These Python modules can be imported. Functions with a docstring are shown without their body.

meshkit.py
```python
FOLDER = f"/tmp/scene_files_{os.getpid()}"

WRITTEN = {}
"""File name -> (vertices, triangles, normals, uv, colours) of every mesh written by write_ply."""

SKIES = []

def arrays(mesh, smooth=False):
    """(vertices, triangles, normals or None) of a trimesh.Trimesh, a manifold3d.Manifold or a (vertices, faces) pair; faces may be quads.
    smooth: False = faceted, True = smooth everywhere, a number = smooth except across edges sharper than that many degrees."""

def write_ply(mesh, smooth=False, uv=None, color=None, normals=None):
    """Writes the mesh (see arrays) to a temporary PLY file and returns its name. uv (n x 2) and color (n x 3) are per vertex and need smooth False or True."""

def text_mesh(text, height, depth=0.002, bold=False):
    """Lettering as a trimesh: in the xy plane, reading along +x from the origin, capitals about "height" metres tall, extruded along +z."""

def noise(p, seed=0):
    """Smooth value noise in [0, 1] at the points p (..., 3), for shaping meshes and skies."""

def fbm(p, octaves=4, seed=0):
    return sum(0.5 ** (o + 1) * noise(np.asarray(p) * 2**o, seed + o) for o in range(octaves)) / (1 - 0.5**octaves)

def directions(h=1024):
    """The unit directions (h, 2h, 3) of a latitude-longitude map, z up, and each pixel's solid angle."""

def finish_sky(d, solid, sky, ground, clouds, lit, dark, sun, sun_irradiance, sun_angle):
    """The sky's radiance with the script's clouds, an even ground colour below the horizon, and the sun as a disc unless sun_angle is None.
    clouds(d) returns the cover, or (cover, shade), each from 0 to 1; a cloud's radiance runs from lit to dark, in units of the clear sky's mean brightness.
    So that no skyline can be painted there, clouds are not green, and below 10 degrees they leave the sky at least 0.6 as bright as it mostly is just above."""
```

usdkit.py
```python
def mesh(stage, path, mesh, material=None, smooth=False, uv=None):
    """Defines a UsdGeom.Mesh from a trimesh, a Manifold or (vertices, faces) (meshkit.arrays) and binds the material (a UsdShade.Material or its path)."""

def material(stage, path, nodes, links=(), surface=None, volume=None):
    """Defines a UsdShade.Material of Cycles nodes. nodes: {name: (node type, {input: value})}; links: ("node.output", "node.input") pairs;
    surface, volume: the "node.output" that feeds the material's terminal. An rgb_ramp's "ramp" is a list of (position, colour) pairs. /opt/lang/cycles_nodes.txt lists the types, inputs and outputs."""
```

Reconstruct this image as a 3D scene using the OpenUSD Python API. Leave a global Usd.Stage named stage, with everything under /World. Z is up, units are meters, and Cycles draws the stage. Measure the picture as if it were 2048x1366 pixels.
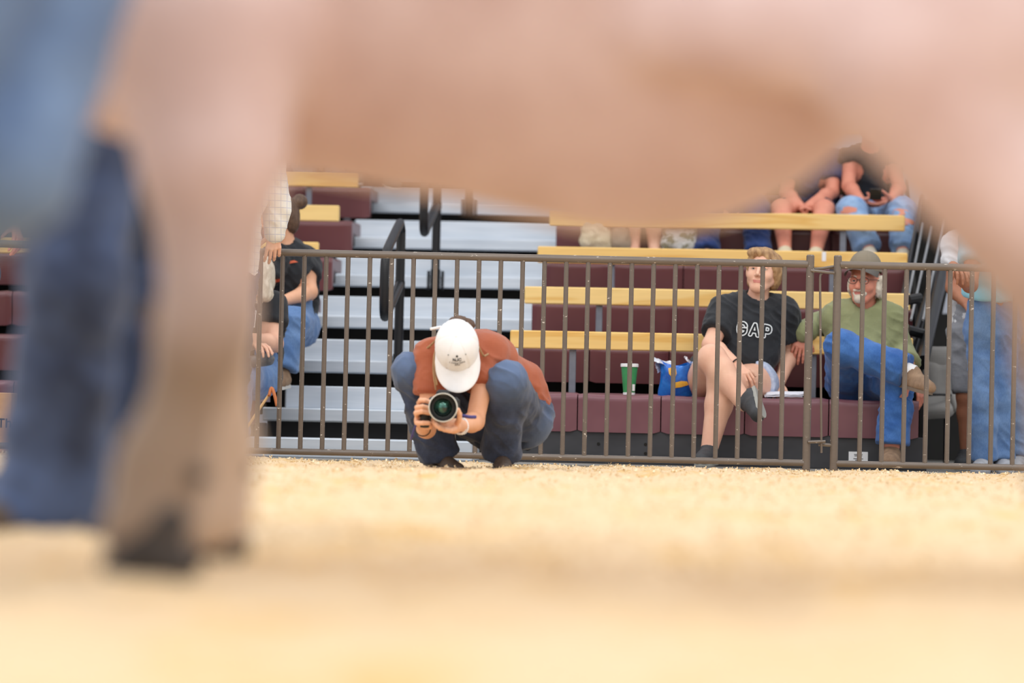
import math, random
import numpy as np
import trimesh
import usdkit, meshkit
from pxr import Usd, UsdGeom, UsdLux, UsdShade, Gf, Sdf, Vt

random.seed(7)
RNG = np.random.default_rng(7)
stage = Usd.Stage.CreateInMemory()
UsdGeom.SetStageUpAxis(stage, 'Z')
UsdGeom.SetStageMetersPerUnit(stage, 1.0)
UsdGeom.Xform.Define(stage, '/World')
A = np.array

# ------------------------------------------------------------------ camera
FPX = 7300.0
CAM = A([0.0, 0.0, 0.25])
ROLL = 0.0222
PITCH = math.atan((831 - 683) / FPX)
FOCUS = 18.35
EXPOSURE = -0.42
_f = A([0, math.cos(PITCH), math.sin(PITCH)])
_u0 = A([0, -math.sin(PITCH), math.cos(PITCH)])
_r0 = A([1.0, 0, 0])
CR = math.cos(ROLL) * _r0 + math.sin(ROLL) * _u0
CU = math.cos(ROLL) * _u0 - math.sin(ROLL) * _r0
cam = UsdGeom.Camera.Define(stage, '/World/Camera')
m4 = Gf.Matrix4d(1.0)
for i, v in enumerate((CR, CU, -_f)):
    m4.SetRow(i, Gf.Vec4d(float(v[0]), float(v[1]), float(v[2]), 0))
m4.SetRow(3, Gf.Vec4d(float(CAM[0]), float(CAM[1]), float(CAM[2]), 1))
cam.AddTransformOp().Set(m4)
cam.CreateHorizontalApertureAttr(36.0)
cam.CreateVerticalApertureAttr(36.0 * 1366 / 2048)
cam.CreateFocalLengthAttr(36.0 * FPX / 2048)
cam.CreateFStopAttr(1.7)
cam.CreateFocusDistanceAttr(FOCUS)
cam.CreateClippingRangeAttr(Gf.Vec2f(0.1, 500))
cam.CreateExposureAttr(EXPOSURE)

# ------------------------------------------------------------------ light: hall daylight and overhead lamp banks
dome = UsdLux.DomeLight.Define(stage, '/World/hall_daylight')
dome.CreateIntensityAttr(0.46)
dome.CreateColorAttr(Gf.Vec3f(0.97, 0.98, 1.0))
for i, (x, y) in enumerate([(-5, 8), (5, 8), (-5, 17), (5, 17), (0, 12.5), (0, 3), (-5, -2), (5, -2), (0, -7)]):
    L = UsdLux.RectLight.Define(stage, f'/World/arena_lamp_light_{i:03d}')
    L.CreateWidthAttr(3.2); L.CreateHeightAttr(3.2)
    L.CreateIntensityAttr(7.0)
    L.CreateColorAttr(Gf.Vec3f(1.0, 0.985, 0.95))
    L.AddTranslateOp().Set(Gf.Vec3d(x, y, 8.5))


def W(px, py, d):
    """the point that the picture shows at (px, py), d metres in front of the camera"""
    r = _f + (px - 1024) / FPX * CR + (683 - py) / FPX * CU
    return CAM + r * (d / r[1])


def mpp(d):
    return d / FPX


# ------------------------------------------------------------------ materials
MATS = {}


def srgb(r, g, b):
    c = A([r, g, b]) / 255.0
    return tuple(np.where(c < .04045, c / 12.92, ((c + .055) / 1.055) ** 2.4))


def mat(name, c, rough=.6, c2=None, nscale=(6, 6, 6), ndet=3, ramp=(.35, .65), bump=None, metallic=0, spec=.5, sheen=0, coat=0, extra=None):
    """c (and c2 where the noise is high); bump = (scale xyz, strength, distance)"""
    if name in MATS:
        return MATS[name]
    n = {'p': ('principled_bsdf', {'base_color': c, 'roughness': rough, 'metallic': metallic, 'specular_ior_level': spec, 'sheen_weight': sheen, 'coat_weight': coat}), 'g': ('geometry', {})}
    l = []
    if c2 is not None:
        n['m'] = ('mapping', {'scale': nscale}); n['t'] = ('noise_texture', {'scale': 1.0, 'detail': float(ndet), 'roughness': .6})
        n['r'] = ('rgb_ramp', {'ramp': [(0, c), (ramp[0], c), (ramp[1], c2), (1, c2)]})
        l += [('g.position', 'm.vector'), ('m.vector', 't.vector'), ('t.fac', 'r.fac'), ('r.color', 'p.base_color')]
    if bump:
        n['bm'] = ('mapping', {'scale': bump[0]}); n['bt'] = ('noise_texture', {'scale': 1.0, 'detail': 3.0, 'roughness': .6})
        n['b'] = ('bump', {'strength': bump[1], 'distance': bump[2]})
        l += [('g.position', 'bm.vector'), ('bm.vector', 'bt.vector'), ('bt.fac', 'b.height'), ('b.normal', 'p.normal')]
    if extra:
        extra(n, l)
    MATS[name] = usdkit.material(stage, '/World/Looks/' + name, n, l, surface='p.BSDF')
    return MATS[name]


def iso(s):
    return (s, s, s)


def pine(name, tone):
    """pine board, growth rings running along the board"""
    t = A(tone)
    n = {'g': ('geometry', {}), 'm': ('mapping', {'scale': (.8, 5.0, 9.0)}), 'no': ('noise_texture', {'scale': 1.0, 'detail': 2.0, 'distortion': .6}),
         'm2': ('mapping', {'scale': (2.0, 50.0, 110.0)}), 'n2': ('noise_texture', {'scale': 1.0, 'detail': 3.0}),
         'mu': ('math', {'math_type': 'multiply', 'value2': 7.0}), 'fr': ('math', {'math_type': 'pingpong', 'value2': 1.0}),
         'r': ('rgb_ramp', {'ramp': [(0, tuple(t * 1.04)), (.55, tuple(t)), (.85, tuple(t * A([.93, .84, .66]))), (1, tuple(t * A([.9, .78, .55])))]}),
         'r2': ('rgb_ramp', {'ramp': [(0, (.88, .86, .82)), (1, (1, 1, 1))]}),
         'x': ('mix_color', {'blend_type': 'multiply', 'fac': 1.0}), 'p': ('principled_bsdf', {'roughness': .38, 'coat_weight': .15, 'coat_roughness': .2})}
    l = [('g.position', 'm.vector'), ('m.vector', 'no.vector'), ('no.fac', 'mu.value1'), ('mu.value', 'fr.value1'), ('fr.value', 'r.fac'),
         ('g.position', 'm2.vector'), ('m2.vector', 'n2.vector'), ('n2.fac', 'r2.fac'), ('r.color', 'x.a'), ('r2.color', 'x.b'), ('x.result', 'p.base_color')]
    MATS[name] = usdkit.material(stage, '/World/Looks/' + name, n, l, surface='p.BSDF')
    return MATS[name]


def denim(name, c, c2, streak=1.0, fade=(), fc=None):
    n = {'g': ('geometry', {}), 'm': ('mapping', {'scale': iso(7)}), 't': ('noise_texture', {'scale': 1.0, 'detail': 4.0, 'roughness': .6}),
         'r': ('rgb_ramp', {'ramp': [(0, c), (.36, c), (.66, c2), (1, c2)]}),
         'm2': ('mapping', {'scale': (330, 330, 60)}), 't2': ('noise_texture', {'scale': 1.0, 'detail': 2.0}),
         'r2': ('rgb_ramp', {'ramp': [(.25, (.72, .74, .78)), (.75, (1, 1, 1))]}),
         'x': ('mix_color', {'blend_type': 'multiply', 'fac': streak}),
         'b': ('bump', {'strength': .25, 'distance': .004}),
         'p': ('principled_bsdf', {'roughness': .85, 'specular_ior_level': .2, 'sheen_weight': .15})}
    l = [('g.position', 'm.vector'), ('m.vector', 't.vector'), ('t.fac', 'r.fac'), ('g.position', 'm2.vector'), ('m2.vector', 't2.vector'), ('t2.fac', 'r2.fac'),
         ('r.color', 'x.a'), ('r2.color', 'x.b'), ('t.fac', 'b.height'), ('b.normal', 'p.normal')]
    last = 'x.result'
    for i, (pt, r0, r1) in enumerate(fade):                        # worn pale at the knees, their highlights painted in too
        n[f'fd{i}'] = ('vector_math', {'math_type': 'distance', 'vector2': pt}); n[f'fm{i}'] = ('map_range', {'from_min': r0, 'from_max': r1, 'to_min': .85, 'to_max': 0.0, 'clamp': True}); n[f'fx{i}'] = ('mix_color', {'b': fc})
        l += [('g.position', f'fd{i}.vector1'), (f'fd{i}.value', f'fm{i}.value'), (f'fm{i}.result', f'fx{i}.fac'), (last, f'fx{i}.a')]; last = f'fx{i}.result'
    l.append((last, 'p.base_color'))
    MATS[name] = usdkit.material(stage, '/World/Looks/' + name, n, l, surface='p.BSDF')
    return MATS[name]


def skin(name, c, c2):
    return mat(name, c, .5, c2, iso(9), 3, (.3, .7), bump=(iso(60), .08, .004), spec=.35)


def fence_paint():
    n = {'g': ('geometry', {}), 'm': ('mapping', {'scale': (22, 60, 60)}), 't': ('noise_texture', {'scale': 1.0, 'detail': 4.0, 'roughness': .65}),
         'r': ('rgb_ramp', {'ramp': [(0, srgb(98, 88, 80)), (.66, srgb(108, 97, 88)), (.70, srgb(215, 208, 200)), (1, srgb(225, 220, 214))]}),
         'm2': ('mapping', {'scale': iso(3)}), 't2': ('noise_texture', {'scale': 1.0, 'detail': 3.0}),
         'r2': ('rgb_ramp', {'ramp': [(.3, (.86, .84, .82)), (.7, (1.08, 1.06, 1.04))]}),
         'x': ('mix_color', {'blend_type': 'multiply', 'fac': 1.0}),
         'p': ('principled_bsdf', {'roughness': .34, 'specular_ior_level': .6})}
    l = [('g.position', 'm.vector'), ('m.vector', 't.vector'), ('t.fac', 'r.fac'), ('g.position', 'm2.vector'), ('m2.vector', 't2.vector'), ('t2.fac', 'r2.fac'),
         ('r.color', 'x.a'), ('r2.color', 'x.b'), ('x.result', 'p.base_color')]
    MATS['fence_paint'] = usdkit.material(stage, '/World/Looks/fence_paint', n, l, surface='p.BSDF')
    return MATS['fence_paint']


PINE = [pine('pine_a', srgb(246, 206, 128)), pine('pine_b', srgb(248, 212, 138)), pine('pine_c', srgb(243, 200, 118))]
MAROON = mat('maroon_plastic', srgb(96, 51, 55), .32, srgb(106, 58, 62), iso(2.5), bump=(iso(90), .06, .003))
MAROON_B = mat('maroon_plastic_pale', srgb(116, 72, 82), .36, srgb(128, 84, 92), iso(3), bump=(iso(90), .06, .003))  # paler maroon, front row only
ALU = mat('anodised_aluminium', srgb(212, 219, 228), .42, srgb(196, 205, 216), (1.5, 4, 20), metallic=.35, bump=((4, 60, 200), .05, .002))
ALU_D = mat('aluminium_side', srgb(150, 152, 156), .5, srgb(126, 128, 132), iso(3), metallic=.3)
BLACKPANEL = mat('black_fascia', srgb(46, 46, 50), .55, srgb(60, 60, 64), (3, 6, 6), bump=(iso(25), .1, .003))
BLACKSTEEL = mat('black_steel', srgb(22, 22, 25), .36, srgb(28, 28, 31), iso(8), spec=.35)
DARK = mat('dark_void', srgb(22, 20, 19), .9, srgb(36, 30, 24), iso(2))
BLUESTEEL = mat('grey_bracket', srgb(112, 116, 128), .45, srgb(126, 130, 140), iso(10), metallic=.4)
PAINT = fence_paint()
WHITE = mat('white_plastic', srgb(236, 236, 238), .5)
PAPER = mat('white_paper', srgb(226, 228, 240), .8)
BLACKPRINT = mat('black_print', srgb(28, 26, 28), .7)
WHITEPRINT = mat('white_print', srgb(225, 232, 236), .7)
SKIN_A = skin('skin_tan', srgb(222, 164, 128), srgb(232, 178, 146))
SKIN_B = skin('skin_fair', srgb(232, 186, 160), srgb(222, 168, 144))
SKIN_C = skin('skin_ruddy', srgb(222, 150, 126), srgb(208, 132, 110))
SKIN_D = skin('skin_brown', srgb(176, 120, 92), srgb(160, 104, 80))
LIP = mat('lip_pink', srgb(196, 118, 108), .45)
EYEWHITE = mat('eye_white', srgb(226, 222, 216), .2)
IRIS = mat('iris_dark', srgb(60, 48, 40), .15)
BROW = mat('brow_brown', srgb(140, 104, 78), .8)
HAIR_BLOND = mat('hair_dark_blond', srgb(186, 148, 104), .55, srgb(140, 104, 70), (50, 50, 16), 3, bump=((120, 120, 30), .5, .006))
HAIR_WHITE = mat('hair_white', srgb(222, 212, 196), .6, srgb(190, 178, 160), (50, 50, 16), 3, bump=((120, 120, 30), .5, .006))
HAIR_BROWN = mat('hair_brown', srgb(104, 78, 60), .55, srgb(78, 56, 42), (60, 60, 20), 3, bump=((120, 120, 30), .5, .006))
TEE_BLACK = mat('black_cotton', srgb(24, 27, 33), .85, srgb(32, 36, 43), iso(5), bump=(iso(16), .25, .02), sheen=.12)
TEE_RUST = mat('rust_cotton', srgb(168, 92, 62), .85, srgb(158, 82, 54), iso(5), bump=(iso(14), .25, .02), sheen=.15)
TEE_GREEN = mat('sage_cotton', srgb(142, 146, 106), .85, srgb(130, 135, 95), iso(5), bump=(iso(14), .3, .02), sheen=.15)
TEE_NAVY = mat('navy_cotton', srgb(62, 68, 104), .85, srgb(54, 58, 92), iso(5), bump=(iso(14), .25, .02), sheen=.1)
TEE_SKY = mat('sky_cotton', srgb(150, 206, 226), .85, srgb(138, 196, 218), iso(5))
CAPWHITE = mat('white_cap_cotton', srgb(238, 238, 240), .8, srgb(232, 231, 232), iso(12), bump=(iso(60), .1, .004))
DENIM_MID = denim('denim_mid', srgb(62, 74, 98), srgb(92, 110, 142))
DENIM_BRIGHT = denim('denim_bright_blue', srgb(52, 96, 164), srgb(76, 122, 188))
DENIM_LIGHT = denim('denim_light', srgb(128, 160, 204), srgb(160, 188, 222))
DENIM_BLUE = denim('denim_washed_blue', srgb(92, 126, 176), srgb(120, 152, 196))
DENIM_DARK = denim('denim_dark', srgb(44, 52, 74), srgb(64, 80, 112))
DENIM_EX = denim('denim_exhibitor', srgb(50, 60, 84), srgb(84, 102, 140))
DENIM_FADE = denim('denim_faded', srgb(96, 118, 154), srgb(122, 146, 180))
SHOE_BLACK = mat('shoe_black', srgb(48, 50, 54), .7, srgb(62, 64, 68), iso(20))
SHOE_TAN = mat('shoe_tan', srgb(158, 130, 104), .75, srgb(130, 104, 82), iso(18))
SHOE_GREY = mat('shoe_grey', srgb(176, 178, 184), .7, srgb(150, 152, 158), iso(18))
BOOT_BROWN = mat('boot_brown', srgb(60, 46, 38), .55, srgb(84, 70, 58), iso(14))
SOLE = mat('shoe_sole', srgb(206, 204, 200), .7)
SHORT_GREY = mat('grey_shorts_cloth', srgb(132, 134, 142), .85, srgb(150, 152, 160), iso(7), bump=(iso(18), .3, .02))
SHORT_DENIM = mat('pale_denim_shorts', srgb(160, 174, 204), .85, srgb(190, 200, 220), iso(30))
PLAID = None

# ------------------------------------------------------------------ naming helpers
USED = {}


def fresh(parent, name):
    k = (parent, name)
    n = USED.get(k, 0); USED[k] = n + 1
    return f'{parent}/{name}' + (f'_{n:03d}' if n else '')


def setd(p, label=None, cat=None, group=None, kind=None):
    for k, v in (('label', label), ('category', cat), ('group', group), ('kind', kind)):
        if v:
            p.SetCustomDataByKey(k, v)
    return p


class Thing:
    def __init__(self, name, label, cat, base=(0, 0, 0), group=None, kind=None):
        self.path = fresh('/World', name); self.base = A(base, float)
        x = UsdGeom.Xform.Define(stage, self.path); x.AddTranslateOp().Set(Gf.Vec3d(*map(float, base)))
        self.prim = setd(x.GetPrim(), label, cat, group, kind)

    def part(self, name, mesh, m, smooth=30, under=None, label=None, kind=None, raw=False):
        p = fresh(under or self.path, name)
        v, f = arr(mesh)
        q = usdkit.mesh(stage, p, (v - self.base, f), m, smooth=smooth)
        setd(q.GetPrim(), label=label, kind=kind)
        return p


def single(name, mesh, m, label=None, cat=None, group=None, kind=None, smooth=30):
    p = fresh('/World', name)
    v, f = arr(mesh)
    c = A([v[:, 0].mean(), v[:, 1].mean(), v[:, 2].min()])
    q = usdkit.mesh(stage, p, (v - c, f), m, smooth=smooth)
    UsdGeom.Xformable(q).AddTranslateOp().Set(Gf.Vec3d(*map(float, c)))
    setd(q.GetPrim(), label, cat, group, kind)
    return p


# ------------------------------------------------------------------ mesh helpers
def arr(m):
    if isinstance(m, (tuple, list)):
        v, f = np.asarray(m[0], float), np.asarray(m[1], int)
        if f.shape[1] == 4:
            f = np.vstack([f[:, [0, 1, 2]], f[:, [0, 2, 3]]])
        return v, f
    return np.asarray(m.vertices, float), np.asarray(m.faces, int)


def join(*ms):
    vs, fs, n = [], [], 0
    for m in ms:
        v, f = arr(m); vs.append(v); fs.append(f + n); n += len(v)
    return np.vstack(vs), np.vstack(fs)


def unit(v):
    v = A(v, float)
    return v / max(np.linalg.norm(v), 1e-12)


def prism(poly, axis_pts, bevel=0):
    """closed prism: poly = (n,3) loop at one end, axis_pts = offset vector to the other end"""
    p = A(poly, float); n = len(p); q = p + A(axis_pts, float)
    v = np.vstack([p, q, p.mean(0)[None], q.mean(0)[None]])
    f = []
    for i in range(n):
        j = (i + 1) % n
        f += [[i, j, n + j], [i, n + j, n + i], [2 * n, j, i], [2 * n + 1, n + i, n + j]]
    m = trimesh.Trimesh(v, f, process=False); m.fix_normals()
    return A(m.vertices), A(m.faces)


def bbox(lo, hi, ax=None, o=None, b=0.004):
    """box with chamfered long edges in a frame: ax = 3x3 rows (u, v, w), o origin"""
    lo, hi = A(lo, float), A(hi, float)
    b = min(b, .3 * (hi - lo).min())
    pts = []
    for s in np.ndindex(2, 2, 2):
        c = np.where(A(s) == 1, hi, lo); sg = np.where(A(s) == 1, -1, 1)
        for k in range(3):
            e = c + sg * b; e[k] = c[k]; pts.append(e)
    h = trimesh.convex.convex_hull(A(pts))
    v = A(h.vertices)
    if ax is not None:
        v = v @ A(ax)
    if o is not None:
        v = v + A(o)
    return v, A(h.faces)


def tube(pts, r, n=10, cap=True, flat=None, closed=False):
    """swept tube; r scalar or list; flat=(vector, factor) squashes the section"""
    P = A(pts, float); N = len(P); r = np.broadcast_to(A(r, float), (N,))
    T = np.zeros_like(P)
    if closed:
        T = np.roll(P, -1, 0) - np.roll(P, 1, 0)
    else:
        T[1:-1] = P[2:] - P[:-2]; T[0] = P[1] - P[0]; T[-1] = P[-1] - P[-2]
    T /= np.linalg.norm(T, axis=1, keepdims=True)
    ref = A([0, 0, 1.0]) if abs(T[0, 2]) < .9 else A([1.0, 0, 0])
    a = unit(np.cross(T[0], ref)); vs = []
    for i in range(N):
        a = unit(a - T[i] * (a @ T[i])); b = np.cross(T[i], a)
        t = np.arange(n) / n * 2 * np.pi
        ring = r[i] * (np.cos(t)[:, None] * a + np.sin(t)[:, None] * b)
        if flat is not None:
            fv = unit(flat[0]); ring = ring + (flat[1] - 1) * (ring @ fv)[:, None] * fv
        vs.append(P[i] + ring)
    v = np.vstack(vs); f = []
    M = N if closed else N - 1
    for i in range(M):
        k = (i + 1) % N
        for j in range(n):
            q = (j + 1) % n
            f += [[i * n + j, i * n + q, k * n + q], [i * n + j, k * n + q, k * n + j]]
    if cap and not closed:
        v = np.vstack([v, P[0][None], P[-1][None]])
        for j in range(n):
            q = (j + 1) % n
            f += [[N * n, q, j], [N * n + 1, (N - 1) * n + j, (N - 1) * n + q]]
    return v, A(f)


def smoothpath(pts, n=8):
    """Catmull-Rom through the points"""
    P = A(pts, float); P = np.vstack([2 * P[0] - P[1], P, 2 * P[-1] - P[-2]]); out = []
    for i in range(1, len(P) - 2):
        for t in np.arange(n) / n:
            p0, p1, p2, p3 = P[i - 1:i + 3]
            out.append(.5 * (2 * p1 + (p2 - p0) * t + (2 * p0 - 5 * p1 + 4 * p2 - p3) * t * t + (3 * p1 - p0 - 3 * p2 + p3) * t ** 3))
    out.append(P[-2])
    return A(out)


def lathe(prof, c, axis, n=40, closed=True):
    """prof: list of (r, h); revolved about axis through c"""
    w = unit(axis); a = unit(np.cross(w, [0.3, .2, 1])); b = np.cross(w, a)
    t = np.arange(n) / n * 2 * np.pi
    v = np.vstack([A(c) + h * w + r * (np.cos(t)[:, None] * a + np.sin(t)[:, None] * b) for r, h in prof]); f = []
    m = len(prof); R = m if closed else m - 1
    for i in range(R):
        k = (i + 1) % m
        for j in range(n):
            q = (j + 1) % n
            f += [[i * n + j, i * n + q, k * n + q], [i * n + j, k * n + q, k * n + j]]
    return v, A(f)


def vnormals(v, f):
    n = np.zeros_like(v); c = np.cross(v[f[:, 1]] - v[f[:, 0]], v[f[:, 2]] - v[f[:, 0]])
    for k in range(3):
        np.add.at(n, f[:, k], c)
    return n / np.maximum(np.linalg.norm(n, axis=1, keepdims=True), 1e-12)


def wrinkle(mesh, amp, scale, seed=0, aniso=(1, 1, 1), ridge=True):
    v, f = arr(mesh); n = vnormals(v, f)
    q = meshkit.fbm(v * A(aniso) * scale + seed * 3.7, 3, seed)
    q = (.5 - np.abs(2 * q - 1)) if ridge else (q - .5) * 2
    return v + n * (amp * q)[:, None], f


# ------------------------------------------------------------------ signed distance bodies
def seg(a, b, ra, rb, k=.02, flat=None, op='u'):
    return ('seg', A(a, float), A(b, float), ra, rb, flat, k, op)


def ell(c, r, R=None, k=.02, op='u'):
    return ('ell', A(c, float), A(r, float), None if R is None else A(R, float), None, None, k, op)


def cutp(p, n, k=.004):
    """keeps the side that n points away from"""
    return ('cut', A(p, float), unit(n), None, None, None, k, 'i')


def sdf(prims):
    def f(P):
        d = np.full(len(P), 9.0)
        for kind, a, b, c, e, flat, k, op in prims:
            if kind == 'seg':
                ab = b - a; L = ab @ ab
                t = np.clip(((P - a) @ ab) / L, 0, 1) if L > 1e-12 else np.zeros(len(P))
                v = P - a - t[:, None] * ab
                if flat is not None:
                    v = v + ((1 / flat[1] - 1) * (v @ flat[0]))[:, None] * flat[0]
                x = np.sqrt((v * v).sum(1)) - (c + (e - c) * t)
            elif kind == 'ell':
                q = P - a
                if c is not None:
                    q = q @ c.T
                k0 = np.sqrt(((q / b) ** 2).sum(1)); k1 = np.sqrt(((q / b ** 2) ** 2).sum(1))
                x = k0 * (k0 - 1) / np.maximum(k1, 1e-9)
            else:
                x = (P - a) @ b
            if op == 'u':
                h = np.clip(.5 + .5 * (d - x) / k, 0, 1); d = d * (1 - h) + x * h - k * h * (1 - h)
            else:
                if op == 's':
                    x = -x
                h = np.clip(.5 - .5 * (d - x) / k, 0, 1); d = d * (1 - h) + x * h + k * h * (1 - h)
        return d
    return f


def bounds(prims):
    lo, hi = [], []
    for kind, a, b, c, e, flat, k, op in prims:
        if op != 'u':
            continue
        if kind == 'seg':
            r = max(c, e) * (max(flat[1], 1) if flat is not None else 1)
            lo += [a - r, b - r]; hi += [a + r, b + r]
        elif kind == 'ell':
            lo.append(a - b.max()); hi.append(a + b.max())
    return A(lo).min(0), A(hi).max(0)


def surf(prims, h, f=None, box=None, B=6):
    f = f or sdf(prims)
    lo, hi = box or bounds(prims)
    lo, hi = A(lo) - 3 * h, A(hi) + 3 * h
    nb = np.maximum(np.ceil((hi - lo) / (h * B)).astype(int), 1)
    ci = np.stack(np.meshgrid(*[np.arange(k) for k in nb], indexing='ij'), -1).reshape(-1, 3)
    d0 = f(lo + (ci * B + (B - 1) / 2) * h)
    S = np.repeat(np.repeat(np.repeat(np.where(d0 > 0, 1.0, -1.0).reshape(nb), B, 0), B, 1), B, 2)
    keep = ci[np.abs(d0) < B * h * .9 * 1.35 + .004]
    off = np.stack(np.meshgrid(*[np.arange(B)] * 3, indexing='ij'), -1).reshape(-1, 3)
    I = (keep[:, None, :] * B + off[None]).reshape(-1, 3)
    S[I[:, 0], I[:, 1], I[:, 2]] = f(lo + I * h)
    S[0] = S[-1] = 1; S[:, 0] = S[:, -1] = 1; S[:, :, 0] = S[:, :, -1] = 1
    S[S == 0] = 1e-9
    ins = S < 0; N = A(S.shape)
    cnt = np.zeros(N - 1, np.int8)
    for o in np.ndindex(2, 2, 2):
        cnt += ins[o[0]:N[0] - 1 + o[0], o[1]:N[1] - 1 + o[1], o[2]:N[2] - 1 + o[2]]
    C = np.argwhere((cnt > 0) & (cnt < 8))
    cid = np.full(N - 1, -1, np.int64); cid[C[:, 0], C[:, 1], C[:, 2]] = np.arange(len(C))
    acc, num = np.zeros((len(C), 3)), np.zeros(len(C))
    for o in np.ndindex(2, 2, 2):
        for ax in range(3):
            if o[ax]:
                continue
            o2 = list(o); o2[ax] = 1
            s1 = S[C[:, 0] + o[0], C[:, 1] + o[1], C[:, 2] + o[2]]; s2 = S[C[:, 0] + o2[0], C[:, 1] + o2[1], C[:, 2] + o2[2]]
            m = (s1 < 0) != (s2 < 0)
            t = np.where(m, s1 / np.where(m, s1 - s2, 1), 0)
            p = np.broadcast_to(A(o, float), (len(C), 3)).copy(); p[:, ax] = t
            acc += p * m[:, None]; num += m
    V = lo + (C + acc / np.maximum(num, 1)[:, None]) * h
    F = []
    for ax in range(3):
        u, v = (ax + 1) % 3, (ax + 2) % 3
        a = [slice(None)] * 3; b = [slice(None)] * 3
        a[ax] = slice(0, -1); b[ax] = slice(1, None)
        E = np.argwhere(ins[tuple(a)] != ins[tuple(b)])
        E = E[(E[:, u] > 0) & (E[:, v] > 0) & (E[:, u] < N[u] - 1) & (E[:, v] < N[v] - 1)]
        q = []
        for du, dv in ((-1, -1), (0, -1), (0, 0), (-1, 0)):
            e = E.copy(); e[:, u] += du; e[:, v] += dv
            q.append(cid[e[:, 0], e[:, 1], e[:, 2]])
        q = np.stack(q, 1)
        flip = ~ins[E[:, 0], E[:, 1], E[:, 2]]
        q[flip] = q[flip][:, ::-1]
        F.append(q)
    F = np.vstack(F)
    F = F[(F >= 0).all(1)]
    return V, np.vstack([F[:, [0, 1, 2]], F[:, [0, 2, 3]]])


def stick(mesh2d, f, o, ux, uy, n, lift=.0025, sub=.012):
    """lays flat lettering (x, y) on a body's surface: o + x ux + y uy, pushed along n onto the surface"""
    m = mesh2d if isinstance(mesh2d, trimesh.Trimesh) else trimesh.Trimesh(*arr(mesh2d), process=False)
    m = m.subdivide_to_size(sub) if sub else m
    p = A(m.vertices); q = A(o) + p[:, :1] * A(ux) + p[:, 1:2] * A(uy) + A(n) * .12
    for _ in range(40):
        q = q - A(n) * np.clip(f(q), -.03, .03)[:, None] * .8
    return q + A(n) * (lift + np.minimum(p[:, 2:3], .002)), A(m.faces)

# ------------------------------------------------------------------ setting: concrete floor, back wall, wood shavings
def floor_mat(n, l):
    pass


CONC = mat('concrete_floor', srgb(150, 148, 144), .6, srgb(128, 126, 122), iso(3), 4, bump=(iso(30), .1, .003))
q = usdkit.mesh(stage, '/World/floor', prism([(-14, -6, -.3), (-14, 34, -.3), (-14, 34, 0), (-14, 18.93, 0), (-14, 18.93, -.10), (-14, -6, -.10)], (28, 0, 0)), CONC)
setd(q.GetPrim(), 'grey concrete hall floor under the stands and shavings', 'floor', kind='structure')
WALLM = mat('painted_wall', srgb(186, 190, 202), .7, srgb(178, 182, 194), iso(1.5))
q = usdkit.mesh(stage, '/World/wall_back', bbox((-14, 28.6, -.3), (14, 28.9, 9.0), b=.002), WALLM)
setd(q.GetPrim(), 'pale grey back wall of the arena behind the stands', 'wall', kind='structure')
CURT = mat('black_curtain', srgb(26, 25, 25), .9, srgb(34, 33, 32), iso(3))
q = usdkit.mesh(stage, '/World/trim_1', bbox((1.9, 25.2, 0), (8, 25.3, 1.02), b=.002), CURT)
setd(q.GetPrim(), 'black low partition across the back wall at the right of the stands', 'partition', kind='structure')


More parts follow.
